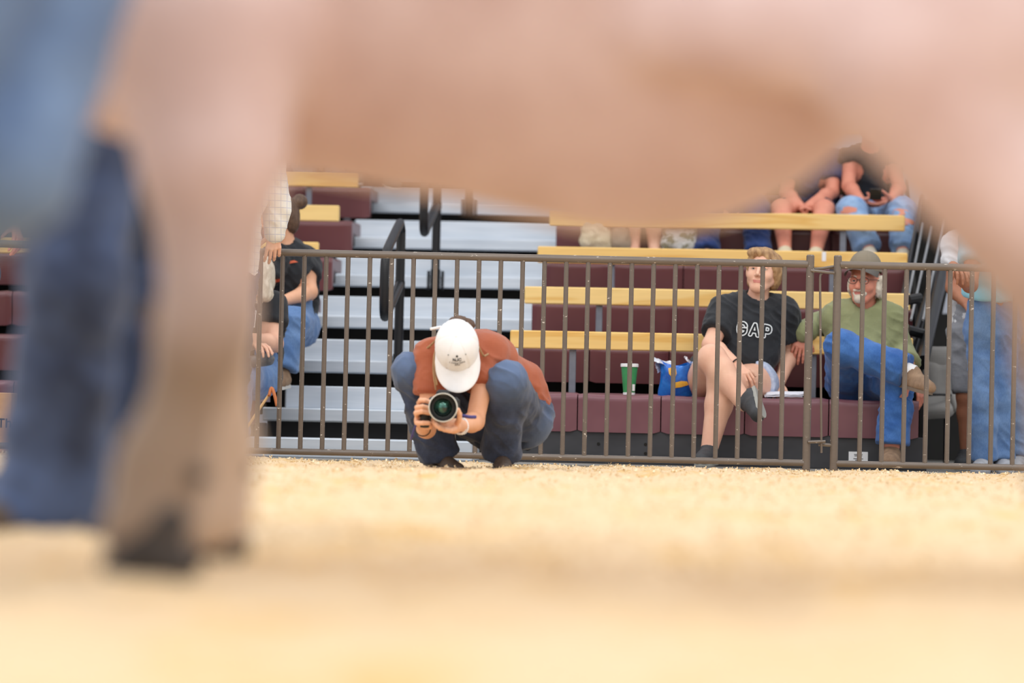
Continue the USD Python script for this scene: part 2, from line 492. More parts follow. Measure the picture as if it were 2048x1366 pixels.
def shavings():
    ny, nx = 620, 560
    t = np.linspace(0, 1, ny)
    y = 2.6 * (19.0 / 2.6) ** t
    u = np.linspace(-1, 1, nx)
    Y, U = np.meshgrid(y, u, indexing='ij')
    X = U * (0.17 * Y + .55)
    P = np.stack([X, Y, 0 * X], -1)
    z = .030 * (meshkit.fbm(P * 2.2, 3, 3) - .5) + .048 * (meshkit.fbm(P * 9, 3, 5) - .5) + .012 * (meshkit.fbm(P * 45, 2, 9) - .5)
    dip = np.clip((meshkit.noise(P * A([3.2, 2.2, 1]), 17) - .72) / .2, 0, 1)
    z = z - .035 * dip
    edge = np.clip((18.9 - Y + .25 * (meshkit.fbm(P * A([3, 0, 0]), 3, 21) - .5)) / .3, 0, 1)
    z = -.035 + (z + .035) * edge
    w = np.clip((1 - np.abs(U)) / .06, 0, 1) * np.clip((Y - 2.6) / .2, 0, 1)
    z = z * w - .07 * (1 - w)
    v = np.stack([X, Y, z], -1).reshape(-1, 3)
    i = np.arange(ny * nx).reshape(ny, nx)
    f = np.stack([i[:-1, :-1], i[:-1, 1:], i[1:, 1:], i[1:, :-1]], -1).reshape(-1, 4)
    gx, gy = np.meshgrid(np.linspace(-8, 8, 108), np.linspace(-6, 18.9, 166), indexing='ij')      # the rest of the ring, coarser
    G = np.stack([gx, gy, 0 * gx], -1)
    gz = .030 * (meshkit.fbm(G * 2.2, 3, 3) - .5) + .03 * (meshkit.fbm(G * 5, 2, 5) - .5)
    gz = np.where((gy > 2.9) & (np.abs(gx) < .17 * gy + .30), -.09, gz)
    gv = np.stack([gx, gy, gz], -1).reshape(-1, 3); j = np.arange(len(gv)).reshape(gx.shape) + len(v)
    gf = np.stack([j[:-1, :-1], j[1:, :-1], j[1:, 1:], j[:-1, 1:]], -1).reshape(-1, 4)
    return np.vstack([v, gv]), np.vstack([f, gf]), (X, Y, z)


n = {'g': ('geometry', {}), 'm': ('mapping', {'scale': iso(2.6)}), 't': ('noise_texture', {'scale': 1.0, 'detail': 5.0, 'roughness': .65}),
     'r': ('rgb_ramp', {'ramp': [(0, srgb(204, 156, 94)), (.36, srgb(220, 184, 128)), (.46, srgb(224, 197, 160)), (1, srgb(230, 208, 179))]}),
     'm2': ('mapping', {'scale': iso(75)}), 't2': ('noise_texture', {'scale': 1.0, 'detail': 3.0, 'roughness': .7}),
     'r2': ('rgb_ramp', {'ramp': [(.28, (.80, .74, .66)), (.55, (1, 1, 1))]}), 'x': ('mix_color', {'blend_type': 'multiply', 'fac': .55}),
     'b': ('bump', {'strength': .6, 'distance': .012}), 'p': ('principled_bsdf', {'roughness': .9, 'specular_ior_level': .15})}
SAW = usdkit.material(stage, '/World/Looks/wood_shavings', n, [('g.position', 'm.vector'), ('m.vector', 't.vector'), ('t.fac', 'r.fac'), ('g.position', 'm2.vector'), ('m2.vector', 't2.vector'),
      ('t2.fac', 'r2.fac'), ('r.color', 'x.a'), ('r2.color', 'x.b'), ('x.result', 'p.base_color'), ('t2.fac', 'b.height'), ('b.normal', 'p.normal')], surface='p.BSDF')
sv, sf, (SX, SY, SZ) = shavings()
q = usdkit.mesh(stage, '/World/sawdust_bedding', (sv, sf), SAW, smooth=True)
setd(q.GetPrim(), 'deep layer of pale yellow wood shavings covering the show ring floor', 'sawdust', kind='stuff')


def zsaw(x, y):
    t = math.log(max(y, 2.6) / 2.6) / math.log(19.0 / 2.6); r = min(max(int(round(t * 619)), 0), 619)
    u = x / (0.17 * SY[r, 0] + .55); c = min(max(int(round((u + 1) / 2 * 559)), 0), 559)
    return float(SZ[r, c])


# loose curls lying on the bedding, thickest where the picture is sharp
PI = UsdGeom.PointInstancer.Define(stage, '/World/wood_shaving')
for k in range(3):
    L, w = (.016, .007) if k == 0 else ((.011, .006) if k == 1 else (.02, .005))
    a = np.linspace(-1, 1, 6) * (.9 + .4 * k); r = L / (1.8 + .8 * k)
    pts = np.stack([r * np.sin(a), 0 * a, r * (1 - np.cos(a))], 1)
    v = np.vstack([pts + A([0, -w / 2, 0]), pts + A([0, w / 2, 0])])
    f = [[i, i + 1, i + 7, i + 6] for i in range(5)]
    usdkit.mesh(stage, f'/World/wood_shaving/curl_{k:03d}', (v, A(f)), mat(f'shaving_tone_{k}', [srgb(236, 220, 188), srgb(214, 184, 138), srgb(228, 206, 168)][k], .85))
PI.CreatePrototypesRel().SetTargets([Sdf.Path(f'/World/wood_shaving/curl_{k:03d}') for k in range(3)])
NS = 16000
yy = 18.75 - 13.0 * RNG.random(NS) ** 1.7
xx = (RNG.random(NS) * 2 - 1) * (.155 * yy + .2)
pp = A([[x, y, zsaw(x, y) + .003] for x, y in zip(xx, yy)])
qq = RNG.normal(size=(NS, 4)) * A([1, .45, .45, 1.0]); qq /= np.linalg.norm(qq, axis=1, keepdims=True)
PI.CreatePositionsAttr(Vt.Vec3fArray.FromNumpy(pp.astype(np.float32)))
PI.CreateProtoIndicesAttr(Vt.IntArray.FromNumpy(RNG.integers(0, 3, NS).astype(np.int32)))
PI.CreateOrientationsAttr(Vt.QuathArray([Gf.Quath(float(a), float(b), float(c), float(d)) for a, b, c, d in qq]))
PI.CreateScalesAttr(Vt.Vec3fArray.FromNumpy(np.repeat(RNG.uniform(.6, 1.5, (NS, 1)), 3, 1).astype(np.float32)))
setd(PI.GetPrim(), 'loose curled wood shavings scattered over the bedding surface', 'wood shavings', kind='stuff')

# ------------------------------------------------------------------ the stands
PHI = math.radians(4.9)
BU, BV, BZ = A([math.cos(PHI), -math.sin(PHI), 0]), A([math.sin(PHI), math.cos(PHI), 0]), A([0, 0, 1.0])
BAX = A([BU, BV, BZ])
BO = W(1400, 831, 19.7); BO[2] = 0
RISE, RUN = .276, .90


def B(u, v, z):
    return BO + u * BU + v * BV + z * BZ


def BP(px, py, v):
    """(u, z) of the pixel on the plane v metres behind the front of the first row"""
    r = _f + (px - 1024) / FPX * CR + (683 - py) / FPX * CU
    t = ((BO + v * BV - CAM) @ BV) / (r @ BV)
    p = CAM + r * t - BO
    return p @ BU, p[2]


uR0 = np.mean([BP(1113, 465, 4 * RUN)[0], BP(1090, 540, 3 * RUN)[0], BP(1058, 630, 2 * RUN)[0]])
uRP = np.mean([BP(1102, 430, 3 * RUN + .47)[0], BP(1078, 505, 2 * RUN + .47)[0], BP(1050, 588, RUN + .47)[0], BP(1015, 678, .47)[0]])
uR1 = np.mean([BP(1808, 445, 3 * RUN + .47)[0], BP(1815, 520, 2 * RUN + .47)[0], BP(1822, 605, RUN + .47)[0]])
uL1 = np.mean([BP(748, 385, 5 * RUN)[0], BP(708, 455, 4 * RUN)[0], BP(660, 540, 3 * RUN)[0], BP(616, 620, 2 * RUN)[0]])
uLP = np.mean([BP(720, 352, 4 * RUN + .47)[0], BP(679, 420, 3 * RUN + .47)[0], BP(635, 485, 2 * RUN + .47)[0]])
uL0 = uL1 - 9 * .452
uLF = BP(516, 820, 0)[0]
print('stand u', uR0, uRP, uR1, uL1, uLP)


def seat_mesh(u0, u1, v, top, depth=.45, hf=.215):
    """moulded seat module: dished top, waterfall front edge, upright front face"""
    nu = 14; prof = []
    for a in np.linspace(0, math.pi / 2, 5):                      # rounded front top edge
        prof.append((.030 * (1 - math.sin(a)), -.030 * (1 - math.cos(a))))
    vs = []
    U = np.linspace(u0 + .003, u1 - .003, nu)
    for i, u in enumerate(U):
        s = (i / (nu - 1)) * 2 - 1
        dip = -.012 * (1 - s ** 4)
        e = .010 if i in (0, nu - 1) else 0
        loop = [(v + .016 + e, top - hf + e)] + [(v + e + p[0], top + dip + p[1] - e) for p in reversed([(0.030 * (1 - math.sin(a)), -.030 * (1 - math.sin(math.pi / 2 - a))) for a in np.linspace(0, math.pi / 2, 5)])]
        loop = [(v + .014 + e, top - hf + e), (v + e, top - .04 + dip)] + [(v + e + .030 * (1 - math.cos(a)), top + dip - e - .030 * (1 - math.sin(a))) for a in np.linspace(0.2, math.pi / 2, 5)]
        loop += [(v + depth * .5, top - .012 + dip * 1.3 - e), (v + depth - .02, top - e), (v + depth, top - .02), (v + depth, top - .09), (v + .07, top - .09), (v + .06, top - hf + e)]
        vs.append([B(u, a, b) for a, b in loop])
    vs = A(vs); k = vs.shape[1]
    V = vs.reshape(-1, 3); F = []
    for i in range(nu - 1):
        for j in range(k):
            q = (j + 1) % k
            F += [[i * k + j, (i + 1) * k + j, (i + 1) * k + q], [i * k + j, (i + 1) * k + q, i * k + q]]
    c0, c1 = len(V), len(V) + 1
    V = np.vstack([V, vs[0].mean(0)[None], vs[-1].mean(0)[None]])
    for j in range(k):
        q = (j + 1) % k
        F += [[c0, j, q], [c1, (nu - 1) * k + q, (nu - 1) * k + j]]
    m = trimesh.Trimesh(V, F, process=False); m.fix_normals()
    return m


ORD = ['front', 'second', 'third', 'fourth', 'fifth', 'sixth', 'seventh', 'eighth']
NROW = 7


def stand_row(n, side):
    z0 = n * RISE; v0 = n * RUN; top = .385 + z0
    if side == 'right':
        u0, u1, p0, p1 = uR0 - (.06 if n == 0 else 0), uR1 + .03, uRP, uR1
        lab = f'{ORD[n]} row of maroon seats with pine backrest plank, right of the aisle'
    else:
        u0, u1, p0, p1 = uL0, (uLF if n == 0 else uL1), uL0, (uLF - .1 if n == 0 else uLP)
        if n < 2:
            p0 = BP(110, 600, v0 + .5)[0]
        lab = f'{ORD[n]} row of maroon seats with pine backrest plank, left of the aisle'
    T = Thing('bleacher_row', lab, 'bleacher row', B(u0, v0, z0), 'rows of maroon stadium seats')
    if side == 'right':
        lo, hi = u0, u1
        edges = [lo] + [x for x in (BP(1155, 800, 0)[0] + .452 * k for k in range(-4, 14)) if lo + .12 < x < hi - .08] + [hi]
    else:
        edges = list(np.arange(u1, u0 - .01, -.452))[::-1]
    for i in range(len(edges) - 1):
        T.part('seat', seat_mesh(edges[i], edges[i + 1], v0, top), MAROON_B if n == 0 else MAROON, smooth=40)
    # carrier beam below the seats, deck behind them, black sheet painting the shade in the gap
    if n == 0:
        T.part('fascia', bbox((u0, v0 + .03, 0), (u1 + .045, v0 + .07, top - .205), BAX, BO), BLACKPANEL, label='black front fascia board with bolt holes')
        for px, py in ((1055, 895), (1197, 888), (1291, 889), (1291, 907)) if side == 'right' else ():
            uu, zz = BP(px, py, .03)
            T.part('bolt_hole', lathe([(0, 0), (.017 if px < 1100 else .009, 0), (.017 if px < 1100 else .009, .004), (0, .004)], B(uu, v0 + .0275, zz), BV, 14), DARK, label='dark round hole in the fascia')
    else:
        ud = u1 - (.22 if side == 'left' else 0)
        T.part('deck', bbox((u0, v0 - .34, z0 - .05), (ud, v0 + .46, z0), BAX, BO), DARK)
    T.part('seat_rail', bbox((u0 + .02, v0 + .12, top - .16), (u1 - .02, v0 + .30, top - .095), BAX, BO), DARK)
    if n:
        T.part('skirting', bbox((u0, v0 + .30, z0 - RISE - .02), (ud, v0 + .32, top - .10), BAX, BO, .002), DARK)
    T.part('backrest_plank', bbox((p0, v0 + .45, top + .239), (p1, v0 + .49, top + .339), BAX, BO, .006), PINE[(n + (side == 'left')) % 3], label='varnished pine backrest plank')
    # flat steel uprights that carry the plank
    ups = [BP({0: 1148, 1: 1199, 2: 1222, 3: 1232}.get(n, 1240), 600, v0 + .5)[0] + k * 1.33 for k in range(3)] if side == 'right' else [p1 - .33 - k * 1.2 for k in range(3)]
    if side == 'right' and n == 3:
        ups[1] = BP(1686, 478, v0 + .5)[0]
    for uu in ups:
        if p0 + .05 < uu < p1 - .05:
            T.part('backrest_bracket', bbox((uu - .019, v0 + .492, top - .1), (uu + .019, v0 + .50, top + .32), BAX, BO, .002), BLUESTEEL)
    return T


for n in range(NROW):
    stand_row(n, 'right')
for n in range(NROW):
    stand_row(n, 'left')

# aisle: a deck edge and a half-height step on every level
for n in range(0, NROW + 1):
    z = n * .285 - .02 if n else 0
    uA = {0: BP(486, 900, -.4)[0], 1: BP(524, 835, .55)[0]}.get(n, uL1 - .18)
    vn = n * RUN - .35 if n else -.42
    T = Thing('aisle_step', f'{"floor level" if n == 0 else ORD[n - 1]} aluminium step of the stair aisle between the seat sections' if n == 0 else f'aluminium aisle stair unit, {ORD[n - 1].replace("front", "first")} tread up from the floor step', 'step', B(uL1, vn, z), 'aluminium aisle steps')
    if n:
        dl = 1.05
        T.part('tread', bbox((uA, vn + .03, z - .03), (uR0 - .005, vn + dl, z), BAX, BO), ALU)
        T.part('nosing', bbox((uA, vn, z - .075), (uR0 - .005, vn + .03, z + .002), BAX, BO, .008), ALU, label='bright ribbed front edge of the step')
        T.part('skirting', bbox((uA, vn + .20, z - RISE - .03), (uR0 - .005, vn + .22, z - .03), BAX, BO, .002), BLACKPANEL if n == 1 else DARK)  # dark sheet stands in for shade under the tread; lowest is black board
    if n < NROW:
        b0 = uA + (.09 if n else 0)
        hb = .128 if n else .106
        ub = uR0 - (.03 if n else .12)
        fv = vn + (.28 if n else 0)
        T.part('step_box', bbox((b0, fv, z), (ub, fv + .42, z + hb), BAX, BO, .006), ALU)
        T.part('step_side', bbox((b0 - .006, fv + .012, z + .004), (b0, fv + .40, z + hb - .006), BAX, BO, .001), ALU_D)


def handrail(px, base_py, lvl, top_py, lab, loop=True):
    v = lvl * RUN - .36
    u, zb = BP(px, base_py, v); zt = BP(px, top_py, v)[1]
    zb = lvl * .285 - .07
    T = Thing('handrail', lab, 'handrail', B(u, v, zb), 'black aisle handrails')
    zt = zb + .86
    T.part('post', tube([B(u, v, zb), B(u, v, zt - .04)], .027, 12), BLACKSTEEL)
    ctl = [(0, zt - .05), (-.05, zt - .012), (-.12, zt - .02), (-.55, zt - .155), (-.68, zt - .205), (-.735, zt - .27), (-.75, zt - .36), (-.745, zt - .50), (-.715, zt - .56), (-.66, zt - .565), (-.55, zt - .53), (-.1, zt - .385), (0, zt - .36)]
    pts = smoothpath([B(u, v + a, b) for a, b in ctl], 6)
    T.part('grab_loop', tube(pts, .027, 12), BLACKSTEEL)
    T.part('collar', lathe([(0.020, -.02), (.030, -.02), (.030, .02), (.020, .02)], B(u, v, zt - .36), BZ, 16), BLACKSTEEL)
    T.part('base_socket', bbox((u - .03, v - .02, zb - .03), (u + .03, v + .045, zb + .10), BAX, BO, .008), BLACKSTEEL)
    for s in (-1, 1):
        T.part('clamp_plate', bbox((u + s * .045 - .008, v + .0, zb - .035), (u + s * .045 + .008, v + .04, zb + .085), BAX, BO, .004), BLACKSTEEL)


handrail(796, 735, 2, 447, 'lowest black tube handrail loop in the middle of the stair aisle')
handrail(870, 585, 4, 300, 'middle black tube handrail rising on the stair aisle')
handrail(938, 432, 6, 200, 'highest black tube handrail on the stair aisle, cut off by the belly above')

# end of the stands: raking guard rail with thin silver rods and a black panel
T = Thing('guard_rail', 'black raking guard rail with thin silver rods at the right end of the stands', 'railing', B(uR1 + .12, .3, 0))
ug = uR1 + .10


def rake(pa, pb, va, vb, r, m, nm, flat=None):
    ua, za = BP(*pa, va); ub, zb = BP(*pb, vb)
    T.part(nm, tube([B(ua, va, za), B(ub, vb, zb)], r, 10, flat=flat), m)


rake((1818, 724), (1908, 412), .9, 3.4, .034, BLACKSTEEL, 'stringer', (BU, .75))
rake((1836, 740), (1938, 380), 1.0, 3.6, .036, BLACKSTEEL, 'stringer', (BU, .75))
rake((1846, 725), (1890, 520), .8, 2.2, .045, BLACKSTEEL, 'stringer', (BU, .75))
rake((1808, 640), (1852, 415), 1.2, 3.2, .0075, ALU_D, 'rod')
rake((1822, 640), (1870, 425), 1.1, 3.2, .0075, ALU_D, 'rod')
rake((1846, 640), (1896, 410), 1.0, 3.2, .0075, ALU_D, 'rod')
rake((1798, 640), (1846, 400), 1.6, 3.6, .05, BLACKSTEEL, 'end_panel', (BU, .4))
def raked_plate(poly, v, th, nm, m):
    q = [BP(px, py, v) for px, py in poly]
    T.part(nm, prism([B(a, v, b) for a, b in q], BV * th), m)


raked_plate([(1818, 610), (1846, 400), (1928, 380), (1906, 530), (1882, 640), (1850, 735), (1816, 735)], 2.9, .04, 'end_panel', CURT)
for pa, pb in (((1816, 600), (1840, 596)), ((1815, 660), (1846, 668))):
    rake(pa, pb, 1.1, 1.15, .03, BLACKSTEEL, 'cross_bar')
# black end skirt of the stands
ve = [B(ug - .06, .30, 0), B(ug - .06, 4.9, 0), B(ug - .06, 4.9, 1.9), B(ug - .06, 1.1, .62), B(ug - .06, .30, .40)]
single('end_skirt', prism(ve, BU * .02), CURT, 'black end panel closing the underside of the stands at the right', 'panel')

# ------------------------------------------------------------------ fence
FY = 18.6
FZ0, FZ1 = .012, 1.085
BARP = .1113


def fence_panel(xa, xb, lab, dy=(0, 0), posts=(True, True), first=None):
    base = A([xa, FY + dy[0], 0])
    T = Thing('fence_panel', lab, 'fence', base, 'brown steel ring fence')
    P = lambda x, z: A([x, FY + dy[0] + (dy[1] - dy[0]) * (x - xa) / (xb - xa), z])
    rp, rr, rb = .0205, .0195, .0125
    for x in ((xa,) if posts[0] else ()) + ((xb,) if posts[1] else ()):
        T.part('post', tube([P(x, -.015), P(x, FZ1 + .012), P(x, FZ1 + .018)], [rp, rp, rp * .8], 14), PAINT)
    T.part('top_rail', tube(list(P(x, FZ1 - .03) for x in np.linspace(xa + .012, xb - .012, 24)), rr, 14), PAINT, label='top rail with chipped paint')
    T.part('bottom_rail', tube(list(P(x, .042) for x in np.linspace(xa + .012, xb - .012, 24)), rr * .86, 14), PAINT)
    x = first if first is not None else xb - .130
    while x > xa + .05:
        T.part('bar', tube([P(x, .045), P(x, FZ1 - .03)], rb, 10), PAINT)
        x -= BARP
    return T


X = lambda px, py=700: W(px, py, FY)[0]
xe = X(1617); xs = xe - .130 - BARP * 27 - .12
fence_panel(xs, xe, 'long brown steel fence panel of upright bars behind the crouching photographer')
xg = X(1672)
nb = 26
xR = xg + .130 + BARP * nb + .13
T3 = fence_panel(xg, xR, 'brown steel fence panel at the right, in front of the seated man', first=xg + .130 + BARP * nb)
xl = xs - .06
fence_panel(xl - 3.0, xl, 'brown steel fence panel at the left edge, beyond the exhibitor', dy=(-1.15, 0), first=X(4) - .0)

# latch between the two panels
T = Thing('gate_latch', 'brown steel link bars and hooks joining the two fence panels at the gate gap', 'latch', A([xe, FY, .9]))
T.part('link_bar', tube(smoothpath([W(1622, 541, FY - .02), W(1640, 543, FY - .03), W(1655, 545, FY - .03), W(1668, 546, FY - .02)], 4), .0075, 8), PAINT)
T.part('link_bar', tube(smoothpath([W(1622, 538, FY + .02), W(1642, 537, FY + .03), W(1668, 533, FY + .02)], 4), .007, 8), PAINT)
T.part('hook', tube([W(1616, 884, FY - .025), W(1651, 883, FY - .03)], .0075, 8), PAINT)
T.part('hook', tube([W(1637, 889, FY - .01), W(1657, 890, FY - .01), W(1668, 891, FY)], .0085, 8), PAINT)
T = Thing('drop_pin', 'thin steel drop pin rod hanging in the gap between the fence panels', 'rod', W(1642, 905, FY))
T.part('rod', tube([W(1643, 906, FY - .02), W(1640, 556, FY - .02)], .006, 8), PAINT)
T.part('loop_handle', tube(smoothpath([W(1640, 558, FY - .02), W(1641, 550, FY - .02), W(1644, 547, FY - .02)], 5), .006, 8), PAINT)

# ------------------------------------------------------------------ people
def frame(fwd, up):
    f = unit(fwd); u = A(up, float); u = unit(u - f * (u @ f)); s = np.cross(f, u)   # side = the person's right
    return A([s, f, u])


def head_prims(C, R, sc=1.0, nose=1.0, ears=True, jaw=1.0):
    """C between the ears at eye level; R rows: side, forward, up"""
    L = lambda x, y, z: A(C) + sc * (x * R[0] + y * R[1] + z * R[2])
    p = [ell(L(0, -.014, .03), A([.076, .097, .088]) * sc, R, .02),
         seg(L(0, .03, -.02), L(0, .058, -.092), .062 * sc, .030 * sc * jaw, .03 * sc, (R[0], 1.06)),
         seg(L(-.050, .0, -.052), L(-.022, .058, -.098), .027 * sc, .021 * sc, .03 * sc), seg(L(.050, .0, -.052), L(.022, .058, -.098), .027 * sc, .021 * sc, .03 * sc),
         ell(L(-.040, .058, -.034), A([.027, .026, .024]) * sc, R, .025), ell(L(.040, .058, -.034), A([.027, .026, .024]) * sc, R, .025),
         seg(L(-.034, .079, .024), L(.034, .079, .024), .013 * sc, .013 * sc, .02),
         ell(L(-.031, .099, .006), A([.018, .014, .011]) * sc, R, .012, 's'), ell(L(.031, .099, .006), A([.018, .014, .011]) * sc, R, .012, 's'),
         seg(L(0, .088, .014), L(0, .108 + .006 * nose, -.030), .008 * sc, .0125 * sc * nose, .012), ell(L(-.012, .099, -.036), A([.009, .010, .008]) * sc, R, .008), ell(L(.012, .099, -.036), A([.009, .010, .008]) * sc, R, .008),
         seg(L(-.018, .083, -.060), L(.018, .083, -.060), .010 * sc, .010 * sc, .012), seg(L(-.015, .080, -.074), L(.015, .080, -.074), .010 * sc, .010 * sc, .012),
         seg(L(-.02, .098, -.067), L(.02, .098, -.067), .0022 * sc, .0022 * sc, .006, None, 's')]
    if ears:
        p += [ell(L(s * .080, -.012, -.008), A([.011, .020, .031]) * sc, R, .008) for s in (-1, 1)]
    return p


def face_parts(T, under, C, R, sc=1.0, brow=None, lip=None, lidded=.5):
    L = lambda x, y, z: A(C) + sc * (x * R[0] + y * R[1] + z * R[2])
    for s in (-1, 1):
        e = trimesh.creation.icosphere(2, .0120 * sc); e.apply_translation(L(s * .031, .0775, .005))
        p = T.part('eye', e, EYEWHITE, True, under)
        T.part('iris', lathe([(0, 0), (.0058 * sc, -.0006), (.0060 * sc, -.004), (0, -.004)], L(s * .031, .0775, .004) + .0135 * sc * unit(R[1] - .05 * R[2]), R[1], 14), IRIS, True, under)
        T.part('eyelid', (lambda m: (m[0], m[1]))(tube(smoothpath([L(s * .031 + .016 * q, .0835 + .0050 * (1 - q * q), .0100 - .004 * q * q) for q in (-1, -.5, 0, .5, 1)], 4), .0046 * sc, 6)), T.skin, True, under)
        T.part('eyebrow', tube(smoothpath([L(s * (.013 + .034 * q), .0945 - .016 * q * q, .024 + .005 * math.sin(2.2 * q)) for q in (0, .33, .66, 1)], 4), list(np.interp(np.linspace(0, 1, 13), [0, .4, 1], [.0042, .0045, .0022]) * sc), 6, flat=(R[1], .6)), brow or BROW, True, under)
    T.part('mouth', surf([seg(L(-.021, .0875, -.0625), L(.021, .0875, -.0625), .0068 * sc, .0068 * sc, .004), seg(L(-.017, .0875, -.0715), L(.017, .0875, -.0715), .0072 * sc, .0072 * sc, .004),
                          seg(L(-.026, .096, -.067), L(.026, .096, -.067), .0020 * sc, .0020 * sc, .003, None, 's')], .0022), lip or LIP, True, under)


def hand_prims(w, dirn, palm, thumb, curl=(.35, .4, .45, .5), sc=1.0, spread=.06, tcurl=.3):
    """w wrist, dirn towards the fingers, palm = normal out of the palm, thumb = side the thumb leaves from"""
    d = unit(dirn); n = A(palm, float); n = unit(n - d * (d @ n)); t = A(thumb, float); t = unit(t - d * (t @ d) - n * (t @ n))
    w = A(w, float); p = []
    kn = [w + sc * (.088 - .006 * abs(i - 1)) * d + sc * (.031 - .0205 * i) * t for i in range(4)]
    for i in range(4):
        p.append(seg(w + sc * .012 * d + sc * (.014 - .009 * i) * t, kn[i], .0135 * sc, .0105 * sc, .012 * sc))
    p.append(seg(w - sc * .01 * d, w + sc * .02 * d, .021 * sc, .019 * sc, .02 * sc, (n, .72)))
    for i in range(4):
        lf = (.94, 1.06, 1.0, .78)[i]; a = 0; q = kn[i]; side = spread * (1.5 - i)
        for j, (ln, r0, r1) in enumerate(((.044, .0098, .0088), (.027, .0088, .0080), (.022, .0080, .0066))):
            a += curl[i] * (1, 1.15, .8)[j]
            v = unit(math.cos(a) * (d + side * t) + math.sin(a) * n)
            e = q + v * ln * lf * sc
            p.append(seg(q, e, r0 * sc, r1 * sc, .003 * sc)); q = e
    b = w + sc * .024 * d + sc * .021 * t + sc * .006 * n; v = unit(.62 * d + .75 * t + .25 * n); e = b + sc * .038 * v
    p.append(seg(b, e, .0145 * sc, .0115 * sc, .010 * sc))
    v2 = unit(v + tcurl * (.6 * n + .2 * d - .5 * t)); e2 = e + sc * .030 * v2; p.append(seg(e, e2, .0108 * sc, .0095 * sc, .004 * sc))
    v3 = unit(v2 + tcurl * (.6 * n + .2 * d - .5 * t)); p.append(seg(e2, e2 + sc * .024 * v3, .0095 * sc, .0076 * sc, .004 * sc))
    return p


def finger(p, pts, r=.0088, k=.003):
    for a, b in zip(pts[:-1], pts[1:]):
        p.append(seg(a, b, r, r * .95, k)); r *= .95


def union(*ms):
    import manifold3d as mf
    try:
        out = None
        for m in ms:
            v, f = arr(m)
            q = mf.Manifold(mf.Mesh(vert_properties=v.astype(np.float32), tri_verts=f.astype(np.uint32)))
            if q.status() != mf.Error.NoError or q.num_tri() == 0:
                raise ValueError
            out = q if out is None else out + q
        ms2 = out.to_mesh()
        return A(ms2.vert_properties[:, :3], float), A(ms2.tri_verts)
    except Exception:
        return join(*ms)


def folds(mesh, amp, seed, aniso=(1, 1, .55), s1=8.0, s2=21.0):
    """cloth: broad slack plus sharper creases"""
    v, f = arr(mesh); n = vnormals(v, f)
    w = v + .03 * (meshkit.fbm(v[:, [1, 2, 0]] * 7 + seed, 2, seed) - .5)[:, None]
    a = meshkit.fbm(w * A(aniso) * s1 + seed * 3.7, 3, seed); a = .5 - np.abs(2 * a - 1)
    b = meshkit.noise((w @ A([[.8, -.2, .57], [.1, .97, .2], [-.6, -.1, .8]])) * A([.55, .55, 1.25]) * s2 + seed * 1.3, seed + 5); b = np.abs(2 * b - 1); b = .35 - b ** .6
    m = np.clip(meshkit.noise(v * 6 + 9.1, seed + 2) * 1.8 - .35, 0, 1)
    return v + n * (amp * a + 1.0 * amp * b * m)[:, None], f


